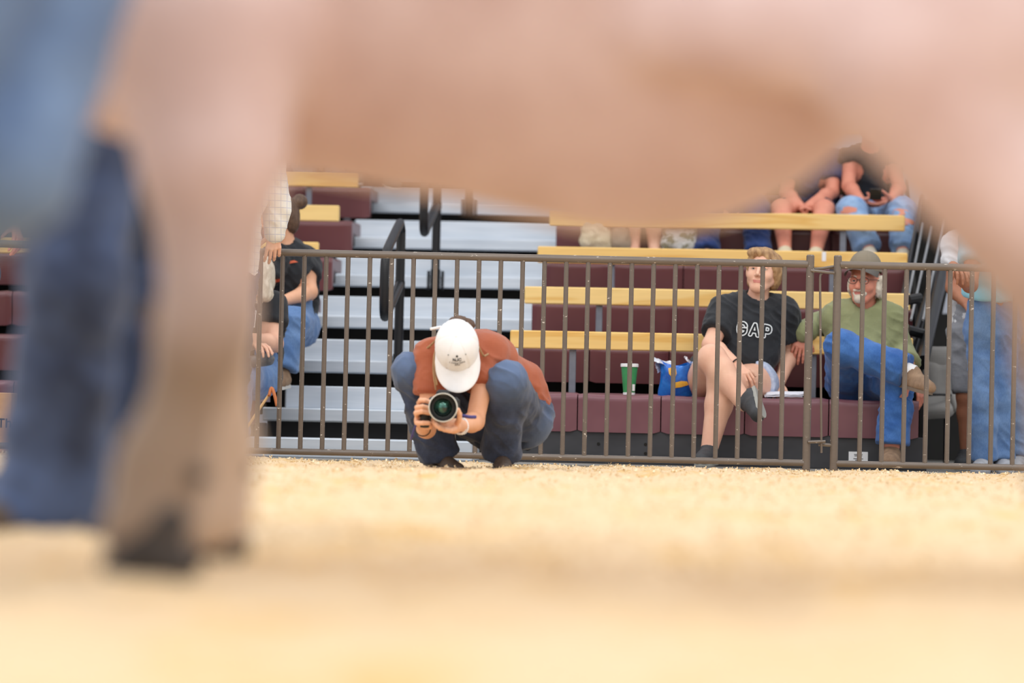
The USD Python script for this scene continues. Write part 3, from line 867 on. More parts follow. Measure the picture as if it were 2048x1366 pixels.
class Human(Thing):
    """J: joints in world metres: head neck chest waist pelvis, sh/el/wr/hip/kn/an/toe + a (left in the picture) or b (right in it)"""

    def __init__(self, label, J, fwd, skinm, girth=1.0, armg=1.0, legg=1.0, group=None, name='person'):
        base = A(J.get('base', J['pelvis']), float).copy()
        if 'base' not in J:
            base[2] = min(v[2] for k, v in J.items() if len(np.shape(v)) == 1)
        super().__init__(name, label, 'person', base, group)
        self.J, self.skin, self.g, self.ag, self.lg = J, skinm, girth, armg, legg
        self.lat = unit(J['shb'] - J['sha']); self.fwd = A(fwd, float)
        self.body_path = None

    # prims -------------------------------------------------
    def torso(self, o=0.0, hips=True, top=True):
        J, g, lat = self.J, self.g, self.lat
        lat2 = unit(J['hipb'] - J['hipa'])
        p = [seg(J['pelvis'], J['waist'], .108 * g + o, .100 * g + o, .05, (lat2, 1.38)), seg(J['waist'], J['chest'], .100 * g + o, .112 * g + o, .05, (lat, 1.36)),
             seg(J['chest'], J['neck'] - .3 * (J['neck'] - J['chest']), .112 * g + o, .07 + o, .05, (lat, 1.40))]
        for s in 'ab':
            p.append(seg(J['neck'] - .22 * (J['neck'] - J['chest']), J['sh' + s], .056 + o, .056 * self.ag ** .5 + o, .04))
        return p

    def arm(self, s, o=0.0, frac=1.0, lower=True, r=(.050, .041, .042, .027)):
        J, g = self.J, self.ag; a, b, c = J['sh' + s], J['el' + s], J['wr' + s]
        e = a + (b - a) * frac
        p = [seg(a, e, r[0] * g + o, (r[0] + (r[1] - r[0]) * frac) * g + o, .03)]
        if lower:
            m = b + (c - b) * .28
            p += [seg(b, m, r[1] * g * .97 + o, r[2] * g + o, .02), seg(m, c, r[2] * g + o, r[3] * (g ** .5) + o, .02)]
        return p

    def leg(self, s, o=0.0, frac=1.0, lower=True, hem=None, calf=True):
        J, g = self.J, self.lg; a, b, c = J['hip' + s], J['kn' + s], J['an' + s]
        e = a + (b - a) * frac
        p = [seg(a, e, .092 * g + o, (.092 + (.060 - .092) * frac) * g + o, .05)]
        if lower:
            m = b + (c - b) * .30 - unit(J.get('toe' + s, c + self.fwd) - c) * .012 * calf
            p += [seg(b, m, .058 * g + o, .056 * g + o, .03), seg(m, c if hem is None else b + (c - b) * hem, .056 * g + o, (.036 if hem is None else .066) * g + o, .03)]
        return p

    def foot(self, s, o=0.0):
        J = self.J; c, t = J['an' + s], J['toe' + s]; d = unit(t - c)
        up = unit(A([0, 0, 1.0]) - d * d[2]) if abs(d[2]) < .95 else unit(self.fwd)
        if ('up' + s) in J:
            up = unit(J['up' + s] - d * (d @ J['up' + s]))
        sd = np.cross(d, up)
        hl = c - .045 * d - .045 * up
        return [seg(c, c - .03 * up, .036 + o, .038 + o, .02), seg(hl, c + .09 * d - .055 * up, .034 + o, .040 + o, .03), seg(c + .02 * d - .02 * up, t - .045 * up, .036 + o, .030 + o, .03, (up, .85)),
                seg(c + .10 * d - .058 * up, t - .055 * up, .040 + o, .032 + o, .03, (up, .7)), ('cut', hl - .030 * up, -up, None, None, None, .006, 'i')], (hl, d, up, sd)

    # meshes -------------------------------------------------
    def build_body(self, extra=(), hands=(), head=None, h=.010, arms='ab', legs='ab', feet='ab'):
        J = self.J; p = self.torso(-.004)
        if 'head' in J:
            p.append(seg(J['neck'] - .2 * (J['neck'] - J['chest']), J['head'] - .035 * J['hup'] - .02 * J['hfw'], .058, .054, .03))
        for s in arms:
            p += self.arm(s)
        for s in legs:
            p += self.leg(s)
        for s in feet:
            if 'toe' + s in J:
                p += [q for q in self.foot(s, -.016)[0] if q[0] != 'cut']
        p += list(extra)
        ms = [surf(p, h)]
        if 'head' in J:
            self.R = frame(J['hfw'], J['hup'])
            ms.append(surf(head_prims(J['head'], self.R, **(head or {})), .0045))
        for hp in hands:
            ms.append(surf(hp, .0032))
        self.body_path = self.part('body', union(*ms), self.skin, True)
        return self.body_path

    def shirt(self, m, sleeve=(.55, .55), o=.014, hem=None, h=.009, wr=.008, seed=1, neck=.062, extra=(), name='shirt', long=False, cuff=(None, None)):
        J = self.J; p = self.torso(o)
        p += list(extra)
        for s, fr in zip('ab', sleeve):
            if long:
                p += self.arm(s, o + .006)
            elif fr:
                p += self.arm(s, o + .008, fr, False)
        if not long:
            for s, fr in zip('ab', sleeve):
                if fr:
                    d = unit(J['el' + s] - J['sh' + s]); e = J['sh' + s] + (J['el' + s] - J['sh' + s]) * (fr + .03)
                    lc = sdf([seg(J['sh' + s], J['el' + s], .09, .09)])
        hp = J['pelvis'] + (J['waist'] - J['pelvis']) * (hem if hem is not None else -.2)
        p.append(cutp(hp, unit(J['pelvis'] - J['waist']), .01))
        nk = J['neck']; hd = J.get('head', nk + A([0, 0, .15]))
        ax = unit(hd - nk); ff = unit(self.fwd)
        p.append(seg(nk + .00 * ax + .016 * ff, nk + .25 * ax + .05 * ff, neck, neck * 1.5, .008, None, 's'))
        # sleeves end flat
        base = sdf(p)
        ends = []
        for s, fr in zip('ab', cuff):
            if fr:
                ends.append((J['el' + s], unit(J['wr' + s] - J['el' + s]), np.linalg.norm(J['wr' + s] - J['el' + s]) * fr))
        if not long:
            for s, fr in zip('ab', sleeve):
                if fr:
                    d = unit(J['el' + s] - J['sh' + s]); ends.append((J['sh' + s], d, np.linalg.norm(J['el' + s] - J['sh' + s]) * fr))

        def f(P):
            x = base(P)
            for a, d, L in ends:
                q = P - a; t = q @ d; rad = np.linalg.norm(q - t[:, None] * d, axis=1)
                x = np.where((rad < .085 * self.ag) & (t > L - .05), np.maximum(x, t - L), x)
            return x
        self.fshirt = f
        v, fc = surf(p, h, f)
        return self.part(name, folds((v, fc), wr, seed), m, True)

    def trousers(self, m, frac=None, hem=.93, o=.012, h=.009, wr=.008, seed=2, name='jeans', flare=.066, legs='ab', top=.75, extra=()):
        J = self.J; g = self.lg
        lat2 = unit(J['hipb'] - J['hipa'])
        p = [seg(J['pelvis'], J['pelvis'] + (J['waist'] - J['pelvis']) * top, .112 * self.g + o * .6, .100 * self.g + o * .6, .05, (lat2, 1.36))]
        p += list(extra)
        cuts = []
        for s in legs:
            if frac is not None:
                p += self.leg(s, o + .006, frac, False)
                d = unit(J['kn' + s] - J['hip' + s]); cuts.append((J['hip' + s], d, np.linalg.norm(J['kn' + s] - J['hip' + s]) * frac, .15))
            else:
                a, b, c = J['hip' + s], J['kn' + s], J['an' + s]; e = b + (c - b) * (hem + .06)
                p += [seg(a, b, .094 * g + o, .064 * g + o, .05), seg(b, b + (c - b) * .4, .063 * g + o, .056 * g + o, .04), seg(b + (c - b) * .4, e, .056 * g + o, flare * g + o, .04)]
                cuts.append((b, unit(c - b), np.linalg.norm(c - b) * hem, .16))
        base = sdf(p)

        def f(P):
            x = base(P)
            for a, d, L, rr in cuts:
                q = P - a; t = q @ d; rad = np.linalg.norm(q - t[:, None] * d, axis=1)
                x = np.where((rad < rr) & (t > L - .06), np.maximum(x, t - L), x)
            return x
        self.ftrous = f
        v, fc = surf(p, h, f)
        return self.part(name, folds((v, fc), wr, seed, (1, 1, .6)), m, True)

    def shoes(self, m, sole=SOLE, which='ab', o=.006, name='shoe', h=.006):
        for s in which:
            pr, (hl, d, up, sd) = self.foot(s, o)
            q = self.part(name, surf(pr, h), m, True)
            J = self.J; t = J['toe' + s]
            L = np.linalg.norm(t - J['an' + s]) + .06
            out = [(-.030, 0), (-.018, .030), (.06, .036), (.15, .047), (L - .01, .034), (L + .020, 0), (L - .01, -.034), (.15, -.044), (.06, -.034), (-.018, -.030)]
            out = smoothpath(A([(x, y, 0) for x, y in out + out[:1]]), 4)[:-1]
            zb = -.020 - o
            self.part('sole', prism([hl + x * d + y * 1.08 * sd + (zb + .010 * max(0, (x - .16) / .1) ** 2) * up for x, y, _ in out], -.018 * up), sole, 40, q)

    def hair(self, m, prims, h=.006, amp=.007, seed=3, name='hair', scale=30, aniso=(1, 1, .35)):
        return self.part(name, wrinkle(surf(prims, h), amp, scale, seed, aniso), m, True)


def JP(**k):
    return {n: (W(*v) if len(v) == 3 else A(v[1:], float)) for n, v in k.items()}


D = lambda x, y, z: ('d', x, y, z)          # a direction, not a pixel


def cap_parts(T, C, R, sc, m, brim=.075, under=None, m2=None):
    """six-panel cap: crown, brim, button; R rows: side, forward, up"""
    L = lambda x, y, z: A(C) + sc * (x * R[0] + y * R[1] + z * R[2])
    rx, ry, rz, z0 = .089, .110, .112, .018
    nt, nph = 96, 22; V = []; F = []
    for s in (1.0, .975):
        for i in range(nph + 1):
            ph = i / nph * math.pi / 2
            for j in range(nt):
                th = j / nt * 2 * math.pi
                groove = .0022 * math.exp(-(min((th - math.pi / 6) % (math.pi / 3), math.pi / 3 - (th - math.pi / 6) % (math.pi / 3)) / .035) ** 2) * math.sin(math.pi / 2 - ph * .9)
                k = s * (1 - groove / .09) + .012 * math.sin(3 * th + 2 * ph) * math.sin(2 * ph) * .5
                c = math.cos(ph) ** .82
                fr = 1 + .03 * max(0, math.cos(th)) * math.sin(2 * ph)
                V.append(L(rx * k * c * math.sin(th), ry * k * c * fr * math.cos(th), z0 + rz * k * math.sin(ph) ** .95))
    n1 = (nph + 1) * nt
    for o, fl in ((0, 0), (n1, 1)):
        for i in range(nph):
            for j in range(nt):
                q = (j + 1) % nt
                a = [o + i * nt + j, o + i * nt + q, o + (i + 1) * nt + q, o + (i + 1) * nt + j]
                F.append(a[::-1] if fl else a)
    for j in range(nt):
        q = (j + 1) % nt
        F.append([j, n1 + j, n1 + q, q])
    crown = T.part('cap', (A(V), A(F)), m, True, under)
    # brim
    V, F = [], []; nb, nr = 40, 8
    for s in (0, 1):
        for i in range(nb + 1):
            a = (i / nb * 2 - 1) * 1.38
            ix, iy = rx * math.sin(a) * 1.0, ry * math.cos(a) * 1.0
            ox = rx * 1.05 * math.sin(a) * (1 + .0 * a)
            oy = iy + brim * max(0, math.cos(a * 1.10)) ** .28
            for j in range(nr + 1):
                t = j / nr
                x, y = ix + (ox - ix) * t, iy + (oy - iy) * t
                z = z0 + .004 - .018 * t - 3.0 * x * x * (.4 + .6 * t) + .016 - .0035 * s
                V.append(L(x, y, z - .012))
    n1 = (nb + 1) * (nr + 1)
    for s in (0, 1):
        for i in range(nb):
            for j in range(nr):
                o = s * n1 + i * (nr + 1) + j
                a = [o, o + 1, o + nr + 2, o + nr + 1]
                F.append(a if s else a[::-1])
    for i in range(nb):
        for j in (0, nr):
            o = i * (nr + 1) + j; F.append([o, o + nr + 1, n1 + o + nr + 1, n1 + o] if j else [o, n1 + o, n1 + o + nr + 1, o + nr + 1])
    T.part('brim', (A(V), A(F)), m2 or m, 50, crown)
    b = trimesh.creation.icosphere(2, .0075 * sc); b.apply_transform(np.block([[(R.T @ np.diag([1, 1, .5]) @ R), L(0, 0, z0 + rz * .985)[:, None]], [np.zeros((1, 3)), np.ones((1, 1))]]))
    T.part('button', b, m, True, crown)
    return crown, L


# ---- the crouching photographer
P0 = 16.9
J = JP(pelvis=(1036, 835, P0 + .17), waist=(1012, 772, P0 + .12), chest=(950, 722, P0 - .05), neck=(925, 706, P0 - .18),
       head=(914, 700, P0 - .33), hup=D(-.02, -.92, .38), hfw=D(.06, -.38, -.92),
       sha=(866, 712, P0 - .16), ela=(853, 858, P0 - .22), wra=(847, 853, P0 - .46), shb=(978, 706, P0 - .12), elb=(950, 843, P0 - .30), wrb=(925, 851, P0 - .46),
       hipa=(985, 848, P0 + .12), hipb=(1044, 840, P0 + .14), kna=(823, 745, P0 - .12), knb=(1014, 764, P0 - .24), ana=(876, 902, P0 + .02), anb=(1004, 900, P0 - .04),
       toea=(918, 915, P0 - .12), toeb=(1008, 914, P0 - .20))
T = Human('person crouching in the ring in white cap and rust tee, aiming a camera', J, A([-.15, -1, -.3]), SKIN_A, girth=1.0, armg=1.02)
hr, hl_ = [], []
dh = P0 - .62
# right hand (left in the picture): palm behind the grip, fingers wrapped round its front
hr += [seg(W(846, 856, P0 - .47), W(843, 842, dh + .06), .027, .030, .02), seg(W(843, 842, dh + .06), W(842, 816, dh + .05), .028, .024, .02), seg(W(850, 850, dh + .06), W(858, 852, dh + .04), .02, .017, .012)]
for pts in ([(838, 806, dh + .03), (841, 801, dh - .02), (850, 801, dh - .03), (859, 804, dh - .02)], [(835, 820, dh + .03), (834, 815, dh - .02), (845, 813, dh - .045), (857, 816, dh - .03)],
            [(834, 831, dh + .03), (832, 826, dh - .02), (844, 823, dh - .045), (858, 826, dh - .03)], [(835, 843, dh + .03), (835, 846, dh - .015), (846, 846, dh - .035), (857, 846, dh - .03)]):
    finger(hr, [W(*p) for p in pts], .0118)
# left hand (right in the picture): cupped under the barrel
hl_ += [seg(W(924, 851, P0 - .46), W(908, 852, dh + .04), .028, .030, .02), seg(W(908, 852, dh + .04), W(890, 850, dh), .030, .028, .02)]
for pts in ([(905, 858, dh + .02), (892, 859, dh - .05), (880, 856, dh - .06), (873, 849, dh - .05)], [(900, 856, dh + .05), (886, 856, dh - .01), (875, 852, dh - .02), (868, 845, dh - .02)],
            [(898, 853, dh + .08), (884, 853, dh + .03), (872, 848, dh + .03), (866, 840, dh + .03)], [(910, 857, dh - .01), (900, 861, dh - .07), (889, 859, dh - .085), (881, 854, dh - .08)],
            [(913, 848, dh + .02), (919, 838, dh - .03), (919, 828, dh - .05), (916, 820, dh - .06)]):
    finger(hl_, [W(*p) for p in pts], .0125)
T.build_body(hands=(hr, hl_), head=dict(ears=True), h=.009)
T.shirt(TEE_RUST, sleeve=(.52, .50), o=.020, hem=.12, h=.0075, wr=.017, seed=11)
DENIM_PH = denim('denim_lit_worn_knees', srgb(48, 54, 70), srgb(74, 84, 108), 1.0, [(J['kna'] + A([0, -.04, .05]), .02, .19), (J['knb'] + A([0, -.04, .06]), .02, .20), (J['hipb'] + A([.1, 0, -.02]), .0, .16)], srgb(100, 120, 154))  # highlights on top of the knees painted in along with the wear
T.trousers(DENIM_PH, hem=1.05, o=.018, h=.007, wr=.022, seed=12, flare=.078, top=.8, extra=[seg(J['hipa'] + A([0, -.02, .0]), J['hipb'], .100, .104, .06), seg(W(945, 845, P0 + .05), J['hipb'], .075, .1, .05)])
T.shoes(BOOT_BROWN, mat('boot_sole', srgb(120, 112, 104), .8), o=-.006, name='boot')
for i, s in enumerate('ab'):    # turned hem bands
    k, a = J['kn' + s], J['an' + s]; d = unit(a - k)
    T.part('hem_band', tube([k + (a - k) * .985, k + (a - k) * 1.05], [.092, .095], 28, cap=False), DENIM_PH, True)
R = frame(J['hfw'], J['hup'])
crown, L = cap_parts(T, J['head'] + A([0, 0, .006]), R, 1.13, CAPWHITE, .084)
fc = sdf([ell(J['head'] + A([0, 0, .006]) + 1.13 * .018 * R[2], A([.089, .110, .112]) * 1.13, R)])
nrm = unit(.72 * R[1] + .69 * R[2])
ux = -R[0]; uy = np.cross(nrm, ux); uy = uy if uy @ J['hup'] > 0 else -uy
org = J['head'] + .10 * R[1] + .115 * R[2]


def cap_text(txt, h, x, y, bold=True):
    m = meshkit.text_mesh(txt, h, .0008, bold); m.apply_translation([x - m.bounds[:, 0].mean(), y, 0])
    return m


T.part('emblem', stick(cap_text('NJC', .0145, 0, -.008), fc, org, ux, uy, nrm, .0098, .01), BLACKPRINT, False, crown)
lv = [cap_text(ch, .0068, .0082 * (i - 4), -.0225 + .00028 * (i - 4) ** 2) for i, ch in enumerate('LIVESTOCK')]
T.part('lettering', stick(trimesh.util.concatenate(lv), fc, org, ux, uy, nrm, .0098, .01), BLACKPRINT, False, crown)
T.part('lettering', stick(cap_text('SHOW', .0055, 0, -.0310), fc, org, ux, uy, nrm, .0098, .01), BLACKPRINT, False, crown)
from shapely.geometry import Polygon
lf = Polygon([(0, .010), (.0025, .006), (.0055, .0055), (.004, .002), (.005, -.001), (.0012, .000), (.001, -.004), (-.001, -.004), (-.0012, .000), (-.005, -.001), (-.004, .002), (-.0055, .0055), (-.0025, .006)])
lm = trimesh.creation.extrude_polygon(lf, .0008, engine='earcut'); lm.apply_translation([0, .0135, 0])
T.part('emblem', stick(lm, fc, org, ux, uy, nrm, .0098, .01), BLACKPRINT, False, crown)
for s in (-1, 1):
    e = trimesh.creation.icosphere(1, .0028); e.apply_translation(L(s * .035, .070, .102)); T.part('eyelet', e, ALU_D, True, crown)
T.part('cap_strap', tube(smoothpath([W(882, 654, P0 - .25), W(872, 656, P0 - .26), W(861, 658, P0 - .25)], 4), .0065, 8, flat=(A([0, 1, 0]), .4)), CAPWHITE, True, crown)
# hair: strands at the temples and a bun behind
T.hair(HAIR_BROWN, [ell(W(918, 646, P0 - .22), A([.045, .04, .03])), ell(W(936, 650, P0 - .2), A([.03, .03, .024]))], .005, .012, 5, 'hair_bun', 60, (1, 1, 1))
for k, pts in enumerate(([(874, 690, -.30), (868, 715, -.32), (867, 745, -.33), (872, 780, -.33)], [(876, 700, -.30), (871, 725, -.34), (871, 750, -.35), (874, 770, -.35)], [(956, 690, -.30), (963, 705, -.3), (968, 712, -.28), (976, 708, -.25)], [(872, 680, -.28), (862, 690, -.25), (850, 700, -.22), (842, 706, -.2)])):
    T.part('hair_strand', tube(smoothpath([W(x, y, P0 + z) for x, y, z in pts], 6), .0050, 6, flat=(A([0, 1, 0]), .5)), HAIR_BLOND, True)
# wrist things
T.part('hair_tie', tube([W(846, 858, P0 - .44) + .034 * (math.cos(a) * A([1, 0, 0]) + math.sin(a) * A([0, .35, .94])) for a in np.linspace(0, 2 * np.pi, 24)[:-1]], .0028, 6, closed=True), BLACKPRINT, True)
wa = unit(J['wrb'] - J['elb'] + A([-.06, 0, 0])); wa2 = unit(np.cross(wa, A([0, 1, .2]))); wb2 = np.cross(wa, wa2)
for k, (rr, off) in enumerate(((.0345, .012), (.036, -.004))):
    for a in np.linspace(0, 2 * np.pi, 25)[:-1]:
        e = trimesh.creation.icosphere(1, .0052); e.apply_translation(W(922, 852, P0 - .45) + off * wa + rr * (math.cos(a) * wa2 + math.sin(a) * wb2)); T.part('bead', e, WHITE, True)
for ax_, r_ in ((BLACKPRINT, .1),):
    pass
HUM = T

# the camera she holds
T = Thing('camera', 'black camera with a large telephoto lens, rim light painted white, held by the crouching photographer', 'camera', W(886, 845, dh))
lc = W(886, 815, dh - .20); ax = unit(CAM + A([.12, 0, .1]) - lc); ba = -ax
RH = 28.6 * mpp(P0 - .8)
sd_ = unit(np.cross(ax, A([0, 0, 1.0]))); up_ = np.cross(sd_, ax)
PLB = mat('camera_black', srgb(24, 24, 26), .45)
RIM_WHITE = mat('rim_light_white', srgb(214, 210, 200), .5)  # pale tone for the rim light painted along the hood edge
# petal hood
V, F = [], []; nt = 72
for (r, hh) in ((RH * .93, .0), (RH, .0), (RH * .95, .075), (RH * .80, .080), (RH * .78, .074), (RH * .86, .002)):
    pass
rings = [(RH * .965, 1), (RH, 1), (RH * .99, 1), (RH * .92, 0), (RH * .88, 0), (RH * .94, 1)]
for j in range(nt):
    th = j / nt * 2 * math.pi; pet = .016 * math.cos(2 * th)
    for k, (r, w) in enumerate(rings):
        hgt = {0: 0 - pet, 1: .001 - pet, 2: .006 - pet, 3: -.075, 4: -.075, 5: -.004 - pet}[k] if k != 2 else -.004 - pet
        hgt = [-.0 - pet, -.001 - pet, -.005 - pet, -.075, -.075, -.005 - pet][k]
        V.append(lc + hgt * ax + r * (math.cos(th) * up_ + math.sin(th) * sd_))
for j in range(nt):
    q = (j + 1) % nt
    for k in range(6):
        l = (k + 1) % 6; F.append([j * 6 + k, q * 6 + k, q * 6 + l, j * 6 + l])
hood = T.part('lens_hood', (A(V), A(F)), PLB, 40)
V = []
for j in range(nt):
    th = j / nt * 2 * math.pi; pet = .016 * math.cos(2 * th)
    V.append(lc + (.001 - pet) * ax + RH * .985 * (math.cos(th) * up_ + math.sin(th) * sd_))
T.part('hood_rim', tube(V, .0026, 6, closed=True), RIM_WHITE, True, hood, label='pale rim of the lens hood')
T.part('lens_barrel', lathe([(.0, -.30), (.040, -.30), (.043, -.20), (.050, -.19), (.050, -.12), (RH * .88, -.10), (RH * .88, -.072), (RH * .70, -.072), (RH * .68, -.10), (0, -.11)], lc, ax, 48), PLB, 30)
T.part('barrel_ring', lathe([(RH * .70, -.0725), (RH * .685, -.069), (RH * .66, -.0725), (RH * .685, -.074)], lc, ax, 48), mat('ring_grey', srgb(112, 118, 116), .35), True)
for k, (r, z) in enumerate(((RH * .55, -.073), (RH * .40, -.075))):
    T.part('barrel_ring', lathe([(r, z), (r * .97, z + .002), (r * .93, z), (r * .96, z - .002)], lc, ax, 40), mat('ring_dark', srgb(58, 66, 64), .3), True)
GLS = usdkit.material(stage, '/World/Looks/coated_glass', {'p': ('principled_bsdf', {'base_color': srgb(34, 104, 88), 'roughness': .06, 'metallic': .55, 'coat_weight': 1.0}), 'g': ('geometry', {}), 'm': ('mapping', {'scale': iso(42)}), 't': ('noise_texture', {'scale': 1.0, 'detail': 1.0}),
      'r': ('rgb_ramp', {'ramp': [(.3, srgb(14, 40, 38)), (.52, srgb(30, 96, 82)), (.72, srgb(86, 160, 140))]})}, [('g.position', 'm.vector'), ('m.vector', 't.vector'), ('t.fac', 'r.fac'), ('r.color', 'p.base_color')], surface='p.BSDF')
gl = [(0, -.070)] + [(RH * .70 * math.sin(a), -.070 - RH * .35 * (1 - math.cos(a))) for a in np.linspace(.12, 1.2, 10)] + [(0, -.105)]
T.part('front_glass', lathe(gl, lc, ax, 48), GLS, True, label='green coated front glass')
T.part('hood_mark', bbox((-.016, -.0025, -.0005), (.016, .0025, .0005), A([sd_, up_, ax]), lc - .03 * ax + up_ * RH * .885, .0005), mat('grey_mark', srgb(92, 90, 86), .6), False, hood)
cb = lc - .33 * ax
T.part('camera_body', bbox((-.078, -.062, -.04), (.066, .050, .035), A([sd_, up_, ax]), cb, .014), PLB, 30)
T.part('viewfinder_hump', bbox((-.032, .045, -.04), (.03, .082, .03), A([sd_, up_, ax]), cb, .016), PLB, 30)
gp = W(850, 832, dh)
T.part('grip', tube([gp + A([0, 0, .055]) + .03 * ba, gp + .022 * ba, gp - A([0, 0, .05]) + .03 * ba], [.021, .023, .021], 16), PLB, True)
T.part('camera_strap', tube(smoothpath([W(914, 834, dh + .06), W(926, 832, dh + .02), W(940, 834, dh + .0), W(951, 834, dh + .02)], 5), .008, 8, flat=(A([0, 0, 1]), 1.0)), mat('purple_strap', srgb(70, 62, 122), .6), True, label='purple strap end')
T.part('camera_strap', tube(smoothpath([W(833, 848, dh + .04), W(827, 862, dh + .06), W(822, 878, dh + .1), W(826, 870, dh + .12)], 5), .006, 8, flat=(A([1, 0, 0]), .6)), MATS['purple_strap'], True)

# ---- seated woman in the black tee
J = JP(pelvis=(1464, 758, 20.0), waist=(1490, 706, 20.04), chest=(1504, 652, 20.07), neck=(1513, 602, 20.06), head=(1524, 543, 20.02), hup=D(.10, .14, .98), hfw=D(-.26, -.95, .10),
       sha=(1451, 622, 20.03), ela=(1421, 690, 19.86), wra=(1474, 730, 19.66), shb=(1566, 626, 20.07), elb=(1580, 704, 20.16), wrb=(1560, 766, 20.0),
       hipa=(1412, 766, 19.95), hipb=(1510, 768, 19.95), kna=(1424, 718, 19.5), ana=(1488, 806, 19.33), toea=(1497, 838, 19.16), upa=D(-.40, .88, .22), knb=(1444, 772, 19.5), anb=(1419, 897, 19.42), toeb=(1404, 900, 19.28))
T = Human('person with short blond hair and black lettered tee, seated with legs crossed', J, A([-.1, -1, .05]), SKIN_B, girth=1.06, armg=1.12, legg=1.28)
T.build_body(hands=(hand_prims(J['wra'], W(1494, 752, 19.6) - J['wra'], A([0, .5, -.8]), A([.6, -.6, .3]), sc=.95), hand_prims(J['wrb'], W(1543, 786, 19.9) - J['wrb'], A([0, .1, -1]), A([0, -1, 0]), (.2, .2, .2, .2), sc=.95)), head=dict(nose=.8, jaw=1.1))
b = T.body_path
face_parts(T, b, J['head'], T.R, brow=BROW)
T.shirt(TEE_BLACK, sleeve=(.66, .66), o=.024, hem=-.62, h=.008, wr=.020, seed=21, neck=.066)
T.trousers(SHORT_DENIM, frac=.10, o=.010, seed=22, name='shorts', wr=.006, top=.3)
T.shoes(SHOE_BLACK, mat('grey_sole', srgb(158, 158, 152), .7))
L = lambda x, y, z: J['head'] + x * T.R[0] + y * T.R[1] + z * T.R[2]
T.hair(HAIR_BLOND, [ell(L(0, -.022, .040), A([.086, .102, .092]), T.R), ell(L(.062, -.045, -.03), A([.022, .04, .055]), T.R, .03), ell(L(-.066, -.040, -.03), A([.026, .045, .060]), T.R, .03), seg(L(0, -.09, .0), L(0, -.09, -.06), .05, .04, .03, (T.R[0], 1.3)),
                    ell(L(.02, .035, .095), A([.06, .045, .026]), T.R, .02), ell(L(-.075, -.03, .02), A([.028, .055, .07]), T.R, .03), ('ell', L(0, .108, -.012), A([.088, .088, .094]), T.R, None, None, .012, 's')], .0055, .016, 23)
gt = []
for i, ch in enumerate('GAP'):
    o_ = meshkit.text_mesh(ch, .082, .001, True); x = (i - 1) * .070
    o_.apply_translation([x - o_.bounds[:, 0].mean(), -.014 * i, 0]); gt.append(o_)
from shapely import affinity


def outline(ch, h, wd):
    m = meshkit.text_mesh(ch, h, .001, True)
    tri = [Polygon(m.vertices[f][:, :2]) for f in m.faces if abs(np.cross(m.vertices[f][1] - m.vertices[f][0], m.vertices[f][2] - m.vertices[f][0])[2]) > 1e-10]
    from shapely.ops import unary_union
    s = unary_union([t.buffer(1e-5) for t in tri])
    s = affinity.scale(s, .86, 1.0, origin=(0, 0))
    return s.buffer(wd).difference(s.buffer(.0005))


tn = unit(A([-.12, -1, .12])); tx = unit(A([1, -.12, -.10])); ty = np.cross(tn, tx); ty = ty if ty[2] > 0 else -ty
to = W(1507, 655, 19.8)
for i, ch in enumerate('GAP'):
    s = outline(ch, .064, .0062)
    polys = [g for g in (s.geoms if hasattr(s, 'geoms') else [s]) if g.area > 1e-6]
    m = trimesh.util.concatenate([trimesh.creation.extrude_polygon(g.simplify(.0006), .001, engine='earcut') for g in polys])
    m.apply_translation([(i - 1) * .068 - m.bounds[:, 0].mean(), -.03 + .002 * i, 0])
    T.part('lettering', stick(m, T.fshirt, to, tx, ty, tn, .0075, .012), WHITEPRINT, False)
mm = meshkit.text_mesh('1969', .020, .001, False); mm.apply_translation([-.045 - 0, -.075, 0])
T.part('bracelet', tube([J['wra'] + .037 * (math.cos(a) * unit(np.cross(J['wra'] - J['ela'], A([0, 0, 1]))) + math.sin(a) * unit(np.cross(J['wra'] - J['ela'], np.cross(J['wra'] - J['ela'], A([0, 0, 1]))))) for a in np.linspace(0, 2 * np.pi, 24)[:-1]], .004, 6, closed=True), BLACKPRINT, True)

# ---- seated man in the green shirt
J = JP(pelvis=(1726, 757, 20.0), waist=(1728, 706, 20.05), chest=(1728, 656, 20.08), neck=(1730, 616, 20.05), head=(1729, 562, 19.98), hup=D(.02, -.04, 1), hfw=D(-.40, -.91, -.06),
       sha=(1676, 636, 20.08), ela=(1642, 654, 20.3), wra=(1606, 664, 20.08), shb=(1780, 640, 20.05), elb=(1800, 708, 20.05), wrb=(1834, 764, 19.72),
       hipa=(1697, 766, 19.95), hipb=(1755, 766, 19.95), kna=(1684, 694, 19.52), ana=(1826, 746, 19.36), toea=(1860, 756, 19.24), upa=D(.25, -.2, .95), knb=(1797, 756, 19.5), anb=(1783, 902, 19.46), toeb=(1780, 904, 19.30))
T = Human('person with white hair, cap and glasses in sage shirt, seated ankle on knee', J, A([-.1, -1, 0]), SKIN_C, girth=1.10, armg=1.1, legg=1.12)
T.build_body(hands=(hand_prims(J['wra'], A([-.25, -.1, -1]), A([.2, 1, 0]), A([.8, -.4, 0]), (.2, .25, .3, .35)), hand_prims(J['wrb'], A([.25, -.2, -1]), A([-.8, .5, 0]), A([0, -1, 0]), (.35, .4, .4, .45))), head=dict(nose=1.2))
b = T.body_path
face_parts(T, b, J['head'], T.R, brow=HAIR_WHITE)
T.shirt(TEE_GREEN, long=True, o=.022, hem=-.55, h=.008, wr=.020, seed=31, neck=.064, cuff=(None, .38))
T.trousers(DENIM_BRIGHT, hem=.90, o=.014, seed=32, wr=.018, flare=.068)
k, a = J['kna'], J['ana']; d = unit(a - k)
T.part('sock', tube([k + (a - k) * .86, k + (a - k) * 1.02], [.046, .044], 20), WHITE, True)
T.shoes(SHOE_TAN, mat('brown_sole', srgb(120, 104, 90), .8))
L = lambda x, y, z: J['head'] + x * T.R[0] + y * T.R[1] + z * T.R[2]
